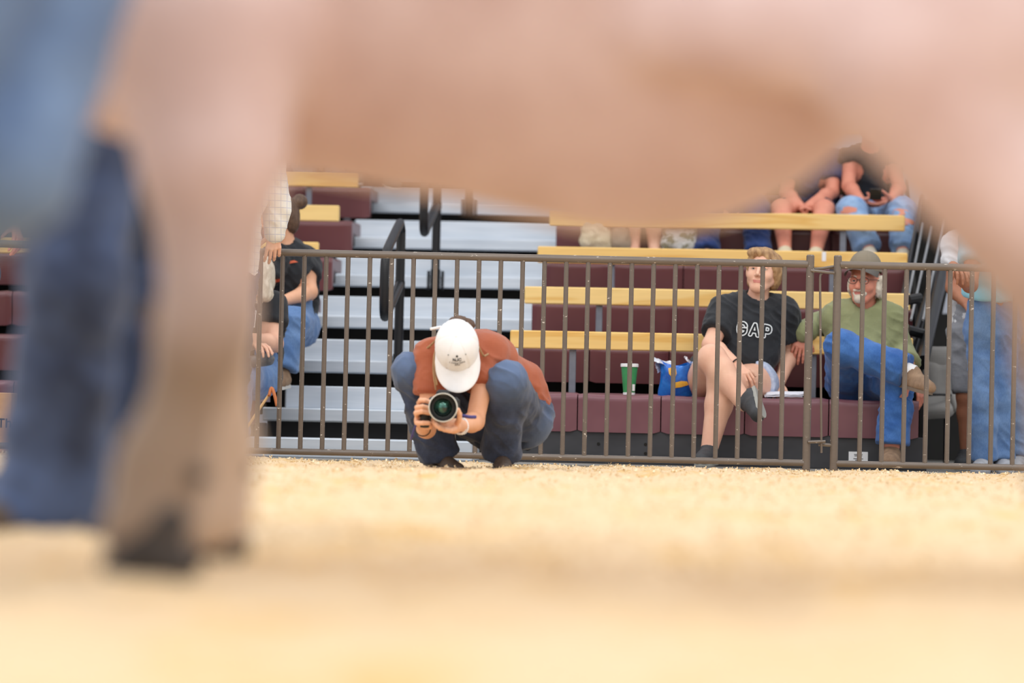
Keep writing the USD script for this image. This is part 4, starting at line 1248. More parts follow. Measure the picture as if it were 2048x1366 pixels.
T.hair(HAIR_WHITE, [ell(L(-.078, -.03, -.03), A([.020, .045, .060]), T.R, .02), ell(L(.078, -.035, -.03), A([.018, .040, .055]), T.R, .02), ell(L(0, -.075, -.03), A([.078, .045, .085]), T.R, .03)], .005, .020, 33, scale=42)
T.hair(HAIR_WHITE, [seg(L(-.03, .075, -.066), L(0, .092, -.092), .010, .012, .01), seg(L(.03, .075, -.066), L(0, .092, -.092), .010, .012, .01), seg(L(-.025, .098, -.050), L(.025, .098, -.050), .006, .006, .006), ell(L(0, .082, -.100), A([.028, .020, .020]), T.R)], .004, .005, 34, 'goatee', 60)
crown, _ = cap_parts(T, J['head'] + .034 * T.R[2], frame(J['hfw'] + .16 * A([0, 0, 1]), J['hup']), 1.02, mat('olive_grey_cap', srgb(132, 122, 106), .85), .062, m2=mat('cap_brim_grey', srgb(92, 88, 84), .8))
GF = mat('glasses_frame', srgb(58, 44, 40), .3)
for s in (-1, 1):
    T.part('glasses', tube([L(s * .033 + .026 * math.cos(q), .108 - .10 * abs(s * .033 + .026 * math.cos(q)) ** 1.5, .004 + .019 * math.sin(q)) for q in np.linspace(0, 2 * np.pi, 25)[:-1]], .0018, 6, closed=True), GF, True)
    T.part('glasses', tube([L(s * .060, .100, .010), L(s * .082, .04, .010), L(s * .086, -.01, .004)], .0018, 6), GF, True)
T.part('glasses', tube([L(-.008, .110, .008), L(0, .113, .010), L(.008, .110, .008)], .0018, 6), GF, True)
k = J['wrb'] - .2 * (J['wrb'] - J['elb'])
T.part('watch', lathe([(.034, -.01), (.040, -.008), (.040, .008), (.034, .01)], J['elb'] + .55 * (J['wrb'] - J['elb']), J['wrb'] - J['elb'], 20), mat('gold_watch', srgb(150, 116, 70), .35, metallic=.6), True)

# ---- generic sitters and standers
def sitter(label, sp0, skinm, top, bottom, fwd=(0, -1, 0), sleeve=.5, shorts=None, shoem=SHOE_GREY, group=None, hair=HAIR_BROWN, hands=True, long=False, girth=1.0, legg=1.0, armg=1.0, seed=50, flare=.066, hem=.93, bun=False, face=True, neckr=.062):
    sp = dict(sp0); hm = sp.pop('hem_', -.3)
    J = JP(**sp); fwd = unit(A(fwd, float))
    J.setdefault('hup', A([0, 0, 1.0])); J.setdefault('hfw', fwd)
    T = Human(label, J, fwd, skinm, girth, armg, legg, group)
    hs = []
    if hands:
        for s, sg in (('a', 1), ('b', -1)):
            hd = J.get('hd' + s, J['wr' + s] - J['el' + s]); pn = J.get('pn' + s, A([0, 0, -1.0])); th = J.get('th' + s, A([sg * 1.0, -.3, .2]))
            hs.append(hand_prims(J['wr' + s], hd, pn, th))
    T.build_body(hands=hs, h=.011)
    T.shirt(top, (sleeve, sleeve), o=.018, hem=hm, h=.010, wr=.018, seed=seed, long=long, neck=neckr)
    T.trousers(bottom, frac=shorts, hem=hem, o=.014, h=.010, seed=seed + 1, flare=flare, name='shorts' if shorts else 'jeans', wr=.016)
    T.shoes(shoem, which=[s for s in 'ab' if 'toe' + s in J])
    if hair is not None:
        L = lambda x, y, z: J['head'] + x * T.R[0] + y * T.R[1] + z * T.R[2]
        pr = [ell(L(0, -.022, .040), A([.086, .102, .094]), T.R), ell(L(0, -.07, -.02), A([.075, .05, .07]), T.R, .03), ('ell', L(0, .105, -.02), A([.070, .075, .085]), T.R, None, None, .012, 's')]
        if bun:
            pr.append(ell(L(0, -.135, .09), A([.045, .045, .042]), T.R, .01))
        T.hair(hair, pr, .008, .010, seed + 3)
        if face:
            face_parts(T, T.body_path, J['head'], T.R)
    return T


TB = sitter('person with a hair bun in black tee and jeans, seated left of the aisle', dict(
    pelvis=(590, 652, 21.0), waist=(588, 598, 21.05), chest=(585, 545, 21.02), neck=(572, 492, 20.95), head=(556, 438, 20.9), hfw=D(-.93, -.35, -.1), sha=(546, 522, 20.85), shb=(609, 522, 21.1),
    ela=(528, 590, 20.75), wra=(540, 612, 20.6), elb=(620, 584, 20.95), wrb=(560, 604, 20.62), hipa=(572, 656, 20.9), hipb=(600, 656, 21.1), kna=(556, 648, 20.45), knb=(587, 645, 20.48), ana=(545, 748, 20.40), anb=(564, 745, 20.40), toea=(530, 750, 20.26), toeb=(548, 748, 20.26)),
    SKIN_A, TEE_BLACK, DENIM_BLUE, (-.6, -.8, 0), .52, shoem=SHOE_TAN, bun=True, seed=60, armg=1.05)
for (x, y), ww in (((577, 522), .045), ((549, 561), .05)):
    TB.part('print', stick(trimesh.creation.extrude_polygon(Polygon([(-ww, -.006), (-ww * .3, -.012), (ww * .4, -.004), (ww, .002), (ww * .5, .012), (-ww * .2, .004)]), .001, engine='earcut'), TB.fshirt, W(x, y, 20.7), A([1, 0, 0]), A([0, 0, 1]), A([0, -1, 0]), .012, .02), mat('orange_print', srgb(204, 98, 66), .7), False, label='faded orange print on the tee')
T0 = sitter('person with long grey hair and black tee, arms folded, on the left front row', dict(
    pelvis=(500, 752, 19.95), waist=(502, 700, 20.0), chest=(506, 645, 20.0), neck=(511, 602, 19.95), head=(508, 556, 19.88), hfw=D(-.65, -.75, -.05), sha=(474, 618, 19.9), shb=(544, 614, 20.0),
    ela=(462, 690, 19.82), wra=(505, 690, 19.62), elb=(550, 688, 19.9), wrb=(496, 676, 19.62), hipa=(482, 756, 19.9), hipb=(518, 756, 19.92), kna=(440, 752, 19.5), knb=(474, 754, 19.5), ana=(436, 880, 19.5), anb=(468, 882, 19.5), toea=(430, 884, 19.36), toeb=(460, 886, 19.36)),
    SKIN_B, TEE_BLACK, DENIM_BLUE, (-.4, -.9, 0), .50, shoem=SHOE_GREY, hair=HAIR_WHITE, seed=64, armg=1.1)
T0.hair(HAIR_WHITE, [seg(W(522, 545, 19.86), W(533, 590, 19.84), .055, .034, .03), seg(W(505, 545, 19.98), W(514, 600, 19.9), .06, .04, .03)], .006, .014, 66, 'long_hair')
sitter('person in a navy tee with clasped hands and bare knees, high in the right stand', dict(
    pelvis=(1616, 434, 23.60), waist=(1620, 392, 23.65), chest=(1622, 346, 23.55), neck=(1626, 300, 23.45), head=(1628, 248, 23.37), sha=(1578, 324, 23.47), shb=(1668, 324, 23.53),
    ela=(1572, 386, 23.35), wra=(1599, 410, 23.17), elb=(1664, 384, 23.40), wrb=(1619, 410, 23.17), hda=D(.35, -.3, -.8), hdb=D(-.35, -.3, -.8), pna=D(1, 0, .2), pnb=D(-1, 0, .2), tha=D(.2, -1, .3), thb=D(-.2, -1, .3),
    hipa=(1596, 440, 23.55), hipb=(1640, 440, 23.55), kna=(1562, 418, 23.11), knb=(1648, 420, 23.11), ana=(1570, 503, 22.87), anb=(1632, 505, 22.87), toea=(1568, 505, 22.71), toeb=(1630, 507, 22.71)),
    SKIN_C, TEE_NAVY, mat('navy_shorts_cloth', srgb(40, 44, 62), .85), (0, -1, 0), .62, shorts=.72, shoem=mat('cream_shoe', srgb(214, 200, 172), .8), seed=70, girth=1.12, armg=1.1, legg=1.1)
TN = sitter('person in ripped pale jeans holding a phone, high in the right stand', dict(
    pelvis=(1746, 436, 23.55), waist=(1744, 392, 23.60), chest=(1740, 342, 23.53), neck=(1742, 296, 23.43), head=(1744, 246, 23.35), sha=(1699, 318, 23.47), shb=(1786, 322, 23.50),
    ela=(1697, 372, 23.37), wra=(1722, 400, 23.17), elb=(1800, 376, 23.37), wrb=(1783, 396, 23.19), hda=D(.75, -.3, -.35), hdb=D(-.8, -.3, -.2), pna=D(.2, .2, 1), pnb=D(-.2, .2, 1), tha=D(.2, -1, .5), thb=D(-.2, -.8, .6),
    hipa=(1724, 440, 23.50), hipb=(1770, 440, 23.50), kna=(1703, 421, 23.07), knb=(1808, 424, 23.07), ana=(1738, 503, 22.87), anb=(1806, 507, 22.87), toea=(1748, 505, 22.73), toeb=(1802, 509, 22.71)),
    SKIN_C, TEE_BLACK, DENIM_LIGHT, (0, -1, 0), .22, shoem=mat('cream_shoe_b', srgb(206, 196, 180), .8), seed=74, armg=1.05, legg=1.12)
for x, y in ((1700, 414), (1815, 440), (1803, 418)):
    TN.part('knee_rip', stick(trimesh.creation.extrude_polygon(Polygon([(-.045, -.018), (0, -.026), (.05, -.014), (.055, .012), (.0, .024), (-.05, .015)]), .001, engine='earcut'), TN.ftrous, W(x, y, 22.85), A([1, 0, 0]), A([0, .0, 1]), A([0, -1, .1]), .008, .02), SKIN_C, False, label='bare skin showing through the ripped knee')
sitter('person with bare shins seated in the right stand, body hidden', dict(
    pelvis=(1285, 430, 23.65), waist=(1285, 385, 23.70), chest=(1285, 335, 23.65), neck=(1285, 290, 23.60), head=(1285, 238, 23.55), sha=(1240, 315, 23.60), shb=(1330, 315, 23.60),
    ela=(1235, 375, 23.50), wra=(1255, 405, 23.25), elb=(1335, 375, 23.50), wrb=(1315, 405, 23.25), hipa=(1263, 434, 23.60), hipb=(1307, 434, 23.60), kna=(1262, 412, 23.15), knb=(1306, 412, 23.15), ana=(1268, 508, 22.95), anb=(1310, 509, 22.95), toea=(1266, 510, 22.79), toeb=(1308, 511, 22.79)),
    SKIN_B, TEE_RUST, SHORT_GREY, (0, -1, 0), .5, shorts=.8, seed=78)
sitter('person in dark blue jeans seated in the right stand, knees apart', dict(
    pelvis=(1466, 432, 23.60), waist=(1466, 388, 23.65), chest=(1466, 338, 23.60), neck=(1466, 292, 23.55), head=(1466, 240, 23.50), sha=(1420, 318, 23.55), shb=(1512, 318, 23.55),
    ela=(1412, 378, 23.45), wra=(1430, 408, 23.25), elb=(1520, 378, 23.45), wrb=(1502, 408, 23.25), hipa=(1443, 436, 23.55), hipb=(1490, 436, 23.55), kna=(1411, 416, 23.13), knb=(1512, 416, 23.13), ana=(1413, 512, 22.91), anb=(1516, 514, 22.91), toea=(1410, 514, 22.75), toeb=(1518, 516, 22.75)),
    SKIN_B, TEE_BLACK, denim('denim_navy', srgb(38, 56, 104), srgb(52, 74, 128)), (0, -1, 0), .5, seed=82, shoem=SHOE_BLACK, legg=1.1)
sitter('person in pale grey trousers seated high in the left stand', dict(
    pelvis=(650, 330, 25.80), waist=(650, 285, 25.85), chest=(650, 240, 25.80), neck=(650, 196, 25.75), head=(650, 146, 25.70), sha=(607, 218, 25.75), shb=(693, 218, 25.75),
    ela=(600, 275, 25.60), wra=(622, 305, 25.40), elb=(700, 275, 25.60), wrb=(678, 305, 25.40), hipa=(628, 334, 25.75), hipb=(672, 334, 25.75), kna=(610, 330, 25.20), knb=(688, 338, 25.20), ana=(612, 420, 25.05), anb=(686, 424, 25.05), toea=(612, 424, 24.90), toeb=(686, 428, 24.90)),
    SKIN_B, TEE_NAVY, mat('grey_trouser_cloth', srgb(186, 180, 186), .9), (0, -1, 0), .5, seed=86)
sitter('person high above the aisle with a grey-brown shoe on the top step', dict(
    pelvis=(745, 250, 25.55), waist=(745, 205, 25.60), chest=(745, 158, 25.55), neck=(745, 115, 25.50), head=(745, 66, 25.45), sha=(703, 137, 25.50), shb=(787, 137, 25.50),
    ela=(696, 190, 25.35), wra=(718, 220, 25.15), elb=(794, 190, 25.35), wrb=(772, 220, 25.15), hipa=(724, 254, 25.50), hipb=(768, 254, 25.50), kna=(712, 246, 25.05), knb=(780, 244, 25.05), ana=(712, 340, 24.95), anb=(782, 346, 24.87), toea=(712, 342, 24.80), toeb=(792, 351, 24.73)),
    SKIN_B, TEE_BLACK, DENIM_DARK, (0, -1, 0), .5, seed=90, shoem=mat('shoe_grey_brown', srgb(112, 104, 98), .8))

# ---- standers
PL = {'g': ('geometry', {}), 's': ('separate_xyz', {}), 'p': ('principled_bsdf', {'roughness': .8, 'specular_ior_level': .25})}
lk = [('g.position', 's.vector')]
for ax_, fr_ in (('x', 34.0), ('z', 30.0)):
    PL['m' + ax_] = ('math', {'math_type': 'multiply', 'value2': fr_}); PL['f' + ax_] = ('math', {'math_type': 'fraction'}); PL['l' + ax_] = ('math', {'math_type': 'less_than', 'value2': .10})
    lk += [('s.' + ax_, f'm{ax_}.value1'), (f'm{ax_}.value', f'f{ax_}.value1'), (f'f{ax_}.value', f'l{ax_}.value1')]
PL['mx2'] = ('math', {'math_type': 'maximum'}); PL['x'] = ('mix_color', {'a': srgb(232, 231, 226), 'b': srgb(196, 200, 216)})
lk += [('lx.value', 'mx2.value1'), ('lz.value', 'mx2.value2'), ('mx2.value', 'x.fac'), ('x.result', 'p.base_color')]
PLAID = usdkit.material(stage, '/World/Looks/plaid_cloth', PL, lk, surface='p.BSDF')
TW = sitter('person in white checked shirt standing with one hand on the fence rail', dict(
    pelvis=(447, 545, 18.25), waist=(450, 470, 18.25), chest=(458, 385, 18.25), neck=(465, 305, 18.25), head=(468, 235, 18.22), sha=(395, 335, 18.2), shb=(538, 335, 18.3),
    ela=(385, 445, 18.2), wra=(392, 545, 18.15), elb=(553, 410, 18.38), wrb=(549, 464, 18.42), hdb=D(-.05, .03, -1), pnb=D(-.15, 1, 0), thb=D(-1, .3, 0), hipa=(424, 560, 18.25), hipb=(470, 560, 18.25), kna=(424, 735, 18.25), knb=(466, 735, 18.25), ana=(424, 884, 18.3), anb=(462, 884, 18.3),
    toea=(420, 887, 18.14), toeb=(456, 887, 18.14)), SKIN_B, PLAID, DENIM_DARK, (-.4, -1, 0), .9, long=True, seed=94, shoem=BOOT_BROWN)
sitter('person in blue jeans and a sky blue tee standing behind the fence, far right', dict(
    pelvis=(1986, 655, 19.55), waist=(1990, 590, 19.5), chest=(1994, 520, 19.4), neck=(1998, 452, 19.3), head=(2000, 395, 19.25), sha=(1950, 480, 19.3), shb=(2052, 482, 19.35),
    ela=(1940, 570, 19.15), wra=(1906, 532, 18.80), elb=(2062, 570, 19.2), wrb=(2035, 522, 18.72), hda=D(.2, -1, -.25), hdb=D(-.2, -1, -.25), pna=D(0, -.3, -1), pnb=D(0, -.3, -1), tha=D(1, -.2, 0), thb=D(-1, -.2, 0), hem_=1.0, hipa=(1968, 665, 19.55), hipb=(2006, 665, 19.6), kna=(1966, 800, 19.5), knb=(2000, 800, 19.58), ana=(1968, 918, 19.55), anb=(2004, 918, 19.62),
    toea=(1956, 922, 19.4), toeb=(2012, 922, 19.48)), SKIN_D, TEE_SKY, DENIM_BLUE, (-.2, -1, 0), .5, seed=98, hem=1.0, flare=.066, legg=.84)
sitter('person in grey shorts with bare calves standing behind the person in sky blue', dict(
    pelvis=(1962, 660, 20.3), waist=(1962, 600, 20.3), chest=(1962, 530, 20.3), neck=(1962, 465, 20.3), head=(1962, 412, 20.25), sha=(1912, 492, 20.25), shb=(2012, 492, 20.3),
    ela=(1906, 575, 20.2), wra=(1935, 610, 20.05), elb=(2020, 575, 20.2), wrb=(1990, 610, 20.05), hipa=(1938, 672, 20.3), hipb=(1990, 672, 20.3), kna=(1936, 792, 20.28), knb=(2004, 795, 20.3), ana=(1934, 906, 20.3), anb=(2006, 906, 20.35), toea=(1924, 909, 20.14), toeb=(2012, 909, 20.2)),
    SKIN_D, mat('pale_grey_tee', srgb(214, 216, 222), .85), SHORT_GREY, (-.1, -1, 0), .5, shorts=.95, seed=102, shoem=SHOE_BLACK, legg=1.05)
sitter('person in pale jeans standing at the right edge of the view', dict(
    pelvis=(2072, 655, 19.9), waist=(2074, 592, 19.9), chest=(2076, 522, 19.9), neck=(2078, 455, 19.9), head=(2078, 400, 19.85), sha=(2026, 484, 19.85), shb=(2126, 484, 19.9),
    ela=(2034, 570, 19.85), wra=(2052, 640, 19.75), elb=(2136, 570, 19.9), wrb=(2120, 640, 19.8), hipa=(2048, 668, 19.9), hipb=(2096, 668, 19.9), kna=(2044, 800, 19.9), knb=(2098, 800, 19.9), ana=(2042, 912, 19.95), anb=(2100, 912, 19.95), toea=(2034, 915, 19.8), toeb=(2104, 915, 19.8)),
    SKIN_B, TEE_NAVY, DENIM_LIGHT, (-.1, -1, 0), .5, seed=106)
sitter('person behind the left fence panel resting a hand on its rail', dict(
    pelvis=(-70, 540, 19.2), waist=(-68, 470, 19.2), chest=(-66, 390, 19.15), neck=(-62, 320, 19.1), head=(-60, 262, 19.05), sha=(-122, 350, 19.1), shb=(-4, 350, 19.15),
    ela=(-135, 440, 19.1), wra=(-120, 520, 19.0), elb=(14, 428, 19.0), wrb=(30, 452, 18.72), hdb=D(.3, -.6, -.8), pnb=D(-.2, -.3, -1), thb=D(-1, -.2, 0), hipa=(-94, 552, 19.2), hipb=(-46, 552, 19.2), kna=(-94, 720, 19.2), knb=(-46, 720, 19.2), ana=(-94, 862, 19.25), anb=(-46, 862, 19.25), toea=(-98, 866, 19.1), toeb=(-42, 866, 19.1)),
    SKIN_C, TEE_BLACK, DENIM_DARK, (0, -1, 0), .4, seed=110)

# ---- two handlers close to the camera
J = JP(pelvis=(212, 92, 7.15), waist=(215, -90, 7.15), chest=(218, -300, 7.12), neck=(220, -470, 7.1), head=(215, -610, 7.05), hup=D(0, 0, 1), hfw=D(-1, .1, -.05), sha=(120, -410, 7.1), shb=(318, -410, 7.2),
       ela=(90, -160, 7.05), wra=(120, 60, 6.95), elb=(345, -170, 7.25), wrb=(300, 40, 7.1), hipa=(172, 110, 7.08), hipb=(258, 110, 7.3), kna=(150, 560, 7.0), ana=(98, 985, 7.1), toea=(-40, 1000, 7.0), knb=(286, 565, 7.4), anb=(300, 955, 7.5), toeb=(160, 968, 7.45))
T = Human('person in black coat and boot-cut jeans behind the pale animal\'s fore legs', J, A([-1, -.3, 0]), SKIN_A, 1.0, 1.0, 1.12)
T.build_body(hands=(hand_prims(J['wra'], A([-.3, -.3, -1]), A([0, 1, 0]), A([-1, -.3, 0])), hand_prims(J['wrb'], A([-.2, 0, -1]), A([0, -1, 0]), A([-1, -.3, 0]))), h=.012)
T.shirt(TEE_BLACK, long=True, o=.022, hem=-1.45, h=.012, wr=.012, seed=121, extra=[seg(J['pelvis'], J['pelvis'] - A([0, 0, .40]), .125, .135, .05, (unit(J['hipb'] - J['hipa']), 1.4))], name='long_coat')
T.trousers(DENIM_EX, hem=1.12, o=.02, h=.011, wr=.024, seed=122, flare=.090, top=.6)
T.shoes(BOOT_BROWN, SOLE, name='boot')
T.hair(HAIR_BROWN, [ell(J['head'] + A([.02, 0, .04]), A([.10, .085, .094]))], .01, .01, 123)
J = JP(pelvis=(40, -190, 4.95), waist=(30, -420, 4.95), chest=(20, -660, 4.95), neck=(10, -860, 4.95), head=(5, -1030, 4.95), hup=D(0, 0, 1), hfw=D(-1, .1, -.05), sha=(-110, -790, 4.85), shb=(130, -790, 5.02),
       ela=(-140, -480, 4.8), wra=(-220, -250, 4.8), elb=(160, -480, 5.0), wrb=(-20, -470, 4.62), hipa=(-60, -150, 4.85), hipb=(105, -150, 5.0), kna=(-330, 480, 4.7), ana=(-420, 1050, 4.85), toea=(-610, 1090, 4.8), knb=(8, 318, 4.85), anb=(-420, 640, 5.15), toeb=(-520, 830, 5.15))
J['upb'] = A([-.9, 0, .4])
T = Human('person in washed blue jeans at the left edge, knee raised, nearest the camera', J, A([-1, -.2, 0]), SKIN_A, 1.0, 1.0, 1.12)
T.build_body(hands=(hand_prims(J['wra'], A([-.8, .3, -.5]), A([0, 1, 0]), A([-.3, 0, 1])), hand_prims(J['wrb'], A([-.8, 0, -.5]), A([0, -1, 0]), A([-.3, 0, 1]))), h=.012)
T.shirt(TEE_NAVY, long=True, o=.02, hem=-.4, h=.012, wr=.01, seed=131)
T.trousers(DENIM_FADE, hem=1.0, o=.02, h=.011, wr=.018, seed=132, flare=.085, top=.6)
T.shoes(BOOT_BROWN, SOLE, name='boot')
T.hair(HAIR_BROWN, [ell(J['head'] + A([.02, 0, .04]), A([.10, .085, .094]))], .01, .01, 133)

# ------------------------------------------------------------------ the show animal, close to the camera
def cowmat():
    n = {'g': ('geometry', {}), 's': ('separate_xyz', {}), 'm': ('mapping', {'scale': iso(7)}), 't': ('noise_texture', {'scale': 1.0, 'detail': 4.0, 'roughness': .6}),
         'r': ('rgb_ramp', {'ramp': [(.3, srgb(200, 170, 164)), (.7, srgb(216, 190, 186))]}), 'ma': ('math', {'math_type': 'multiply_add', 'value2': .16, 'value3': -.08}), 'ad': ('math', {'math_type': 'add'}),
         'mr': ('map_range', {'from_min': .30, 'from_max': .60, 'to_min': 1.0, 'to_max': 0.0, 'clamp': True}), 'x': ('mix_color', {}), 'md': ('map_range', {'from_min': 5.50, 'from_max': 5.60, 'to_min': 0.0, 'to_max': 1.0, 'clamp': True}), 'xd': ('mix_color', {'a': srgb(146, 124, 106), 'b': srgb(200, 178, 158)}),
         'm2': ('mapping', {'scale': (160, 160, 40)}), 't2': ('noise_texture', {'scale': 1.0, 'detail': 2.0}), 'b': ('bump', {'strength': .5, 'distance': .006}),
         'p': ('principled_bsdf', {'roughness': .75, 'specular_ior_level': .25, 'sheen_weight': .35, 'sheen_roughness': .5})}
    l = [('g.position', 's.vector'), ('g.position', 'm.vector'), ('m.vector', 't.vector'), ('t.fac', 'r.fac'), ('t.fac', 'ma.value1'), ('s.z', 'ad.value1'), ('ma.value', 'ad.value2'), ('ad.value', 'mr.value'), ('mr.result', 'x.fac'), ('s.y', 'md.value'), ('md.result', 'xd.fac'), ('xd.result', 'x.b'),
         ('r.color', 'x.a'), ('x.result', 'p.base_color'), ('g.position', 'm2.vector'), ('m2.vector', 't2.vector'), ('t2.fac', 'b.height'), ('b.normal', 'p.normal')]
    return usdkit.material(stage, '/World/Looks/pale_hide', n, l, surface='p.BSDF')


HIDE = cowmat()
HOOF = mat('dark_hoof', srgb(44, 38, 36), .5, srgb(66, 56, 50), iso(20))
SHADE_BROWN = mat('brown_leg_shade', srgb(122, 96, 76), .85, srgb(100, 76, 60), iso(30))  # brown tone of the shade between the fore legs
near, mid, far = 5.40, 5.72, 6.02
YL = A([0, 1.0, 0])
S = mpp(mid)


def bar(px, pyb, r, d=mid, fl=.86):
    """barrel station whose lowest line shows at (px, pyb)"""
    return W(px, pyb, d) + A([0, 0, r]), r


pr = []
st = [bar(250, 195, .30), bar(480, 305, .345), bar(700, 335, .365), bar(950, 372, .385), bar(1180, 415, .405), bar(1295, 437, .40), bar(1540, 240, .39), bar(1640, 110, .37), bar(1850, -20, .35), bar(2150, 20, .34)]
for i, ((a, ra), (b, rb)) in enumerate(zip(st[:-1], st[1:])):
    pr.append(seg(a, b, ra, rb, .08, (YL, .76 if i < 4 else .58)))
# neck and head beyond the left edge
pr += [seg(W(330, -180, mid), W(-150, -420, mid), .26, .17, .1, (YL, .7)), seg(W(-150, -420, mid), W(-420, -330, mid), .14, .12, .06), seg(W(-420, -330, mid), W(-680, -120, mid), .125, .085, .05), seg(W(300, -20, mid), W(232, 105, mid), .16, .10, .1, (YL, .8))]
for s in (-1, 1):
    pr.append(seg(W(-300, -470, mid) + s * .12 * YL, W(-290, -440, mid) + s * .26 * YL, .035, .02, .03, (A([1, 0, 0]), 1.8)))
# near fore leg: shoulder, forearm, knee, cannon, pastern
pr += [seg(W(420, -260, near + .18), W(400, 60, near + .06), .20, .165, .06, (YL, .75)), seg(W(400, 60, near + .06), W(425, 300, near + .02), .155, .108, .05), seg(W(425, 300, near + .04), W(412, 640, near), .100, .062, .05),
       seg(W(412, 640, near), W(400, 700, near), .064, .058, .04), seg(W(400, 700, near), W(325, 930, near), .055, .058, .04), seg(W(325, 930, near), W(298, 1060, near - .02), .064, .072, .04)]
# far fore leg
pr += [seg(W(440, 60, far - .1), W(440, 300, far - .04), .15, .10, .08), seg(W(440, 300, far - .04), W(436, 640, far), .095, .06, .05), seg(W(436, 640, far), W(430, 900, far), .056, .062, .04), seg(W(430, 900, far), W(420, 1030, far - .02), .066, .072, .04)]
# fold of skin from the belly to the near stifle, then thigh, gaskin, hock, cannon
pr += [seg(W(1330, 40, near + .06), W(1770, 75, near - .05), .085, .10, .03, (YL, .7))]
for d, dx, k in ((near - .05, 0, 0), (far - .02, 95, 1)):
    pr += [seg(W(2080 + dx, -260, d + (.24 if not k else -.2)), W(1890 + dx, 90, d), .27, .175, .05, (YL, .66)), seg(W(1818 + dx, 145, d), W(2150 + dx, 600, d), .125, .085, .035), seg(W(2150 + dx, 600, d), W(2122 + dx, 700, d), .082, .064, .04),
           seg(W(2122 + dx, 700, d), W(2150 + dx, 960, d), .058, .056, .04), seg(W(2150 + dx, 960, d), W(2215 + dx, 1085, d), .058, .060, .04)]
pr += [seg(W(2350, -500, mid), W(2420, 200, mid), .035, .025, .04)]                      # tail
T = Thing('show_heifer', 'pale pinkish cream show animal standing broadside close to the camera, head out of view', 'cattle', A([W(1150, 800, mid)[0], mid, 0]))
T.part('body', surf(pr, .020, B=6), HIDE, True)


def hoof(px, d, lab=None, toes=((0, -.034), (.006, .034))):
    g = W(px, 900, d); g[2] = 0
    for ox, oy in toes:
        c = g + A([ox, oy, 0])
        T.part('hoof', surf([seg(c + A([-.055, 0, .018]), c + A([.03, 0, .024]), .026, .031, .02), seg(c + A([-.020, 0, .045]), c + A([.02, 0, .080]), .030, .032, .02), cutp(c + A([0, 0, .002]), A([0, 0, -1]), .004)], .008), HOOF, True)
    for ox in (-.03, .03) if px < 1000 else ():
        e = trimesh.creation.icosphere(2, .013); e.apply_translation(g + A([.062, ox, .150])); T.part('dewclaw', e, HOOF, True)


for px, d in ((318, near - .03), (424, far), (2250, near - .05), (2340, far - .02)):
    hoof(px, d)
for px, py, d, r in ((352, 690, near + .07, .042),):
    T.part('leg_hair', wrinkle(surf([seg(W(px, py - 45, d), W(px + 6, py + 45, d), r, r * .8, .02)], .010), .012, 30, 3), SHADE_BROWN, True, label='darker brown hair tuft on the fore leg')  # solid lump stands in for shade behind the knee

# ------------------------------------------------------------------ small things
def sheet(o, ux, uy, n, w, h, t=.0012, seed=0, crump=0, nx=14, ny=14):
    U, V = np.meshgrid(np.linspace(-.5, .5, nx), np.linspace(-.5, .5, ny), indexing='ij')
    P = A(o) + U[..., None] * w * A(ux) + V[..., None] * h * A(uy)
    q = (meshkit.fbm(np.stack([U * 4, V * 4, 0 * U + seed], -1), 3, seed) - .5) * 2 * crump
    top = (P + (q + t / 2)[..., None] * A(n)).reshape(-1, 3); bot = (P + (q - t / 2)[..., None] * A(n)).reshape(-1, 3); k = nx * ny
    i = np.arange(k).reshape(nx, ny); f = np.stack([i[:-1, :-1], i[1:, :-1], i[1:, 1:], i[:-1, 1:]], -1).reshape(-1, 4)
    F = list(f) + list(f[:, ::-1] + k)
    rim = list(i[:, 0]) + list(i[-1, 1:]) + list(i[::-1, -1][1:]) + list(i[0, ::-1][1:-1])
    for a, b in zip(rim, rim[1:] + rim[:1]):
        F.append([b, a, a + k, b + k])
    return np.vstack([top, bot]), A(F)


# cup
c = W(1258, 784, 19.86); c[2] = .376
T = Thing('paper_cup', 'tall green paper cup with a white rim standing on the front row seats', 'cup', c)
GREEN = mat('green_cup', srgb(62, 150, 92), .45, srgb(52, 138, 82), iso(12))
T.part('cup_body', lathe([(0, .0), (.030, .0), (.0315, .012), (.045, .155), (.0435, .155), (.030, .014), (0, .012)], c, BZ, 36), GREEN, 40)
T.part('rim', lathe([(.0445, .152), (.049, .153), (.049, .168), (.0445, .170), (.042, .160)], c, BZ, 36), WHITE, 40)
T.part('base_band', lathe([(.0305, .0), (.0322, .001), (.0332, .012), (.0318, .013)], c, BZ, 36), WHITE, 40)
lb = [c + A([.0375 * math.sin(a), -.0375 * math.cos(a), 0]) + BZ * z for a in np.linspace(.45, .95, 5) for z in (.022, .058)]
T.part('label', (A(lb), A([[2 * i, 2 * i + 2, 2 * i + 3, 2 * i + 1] for i in range(4)])), WHITE, True, label='small white label on the cup')

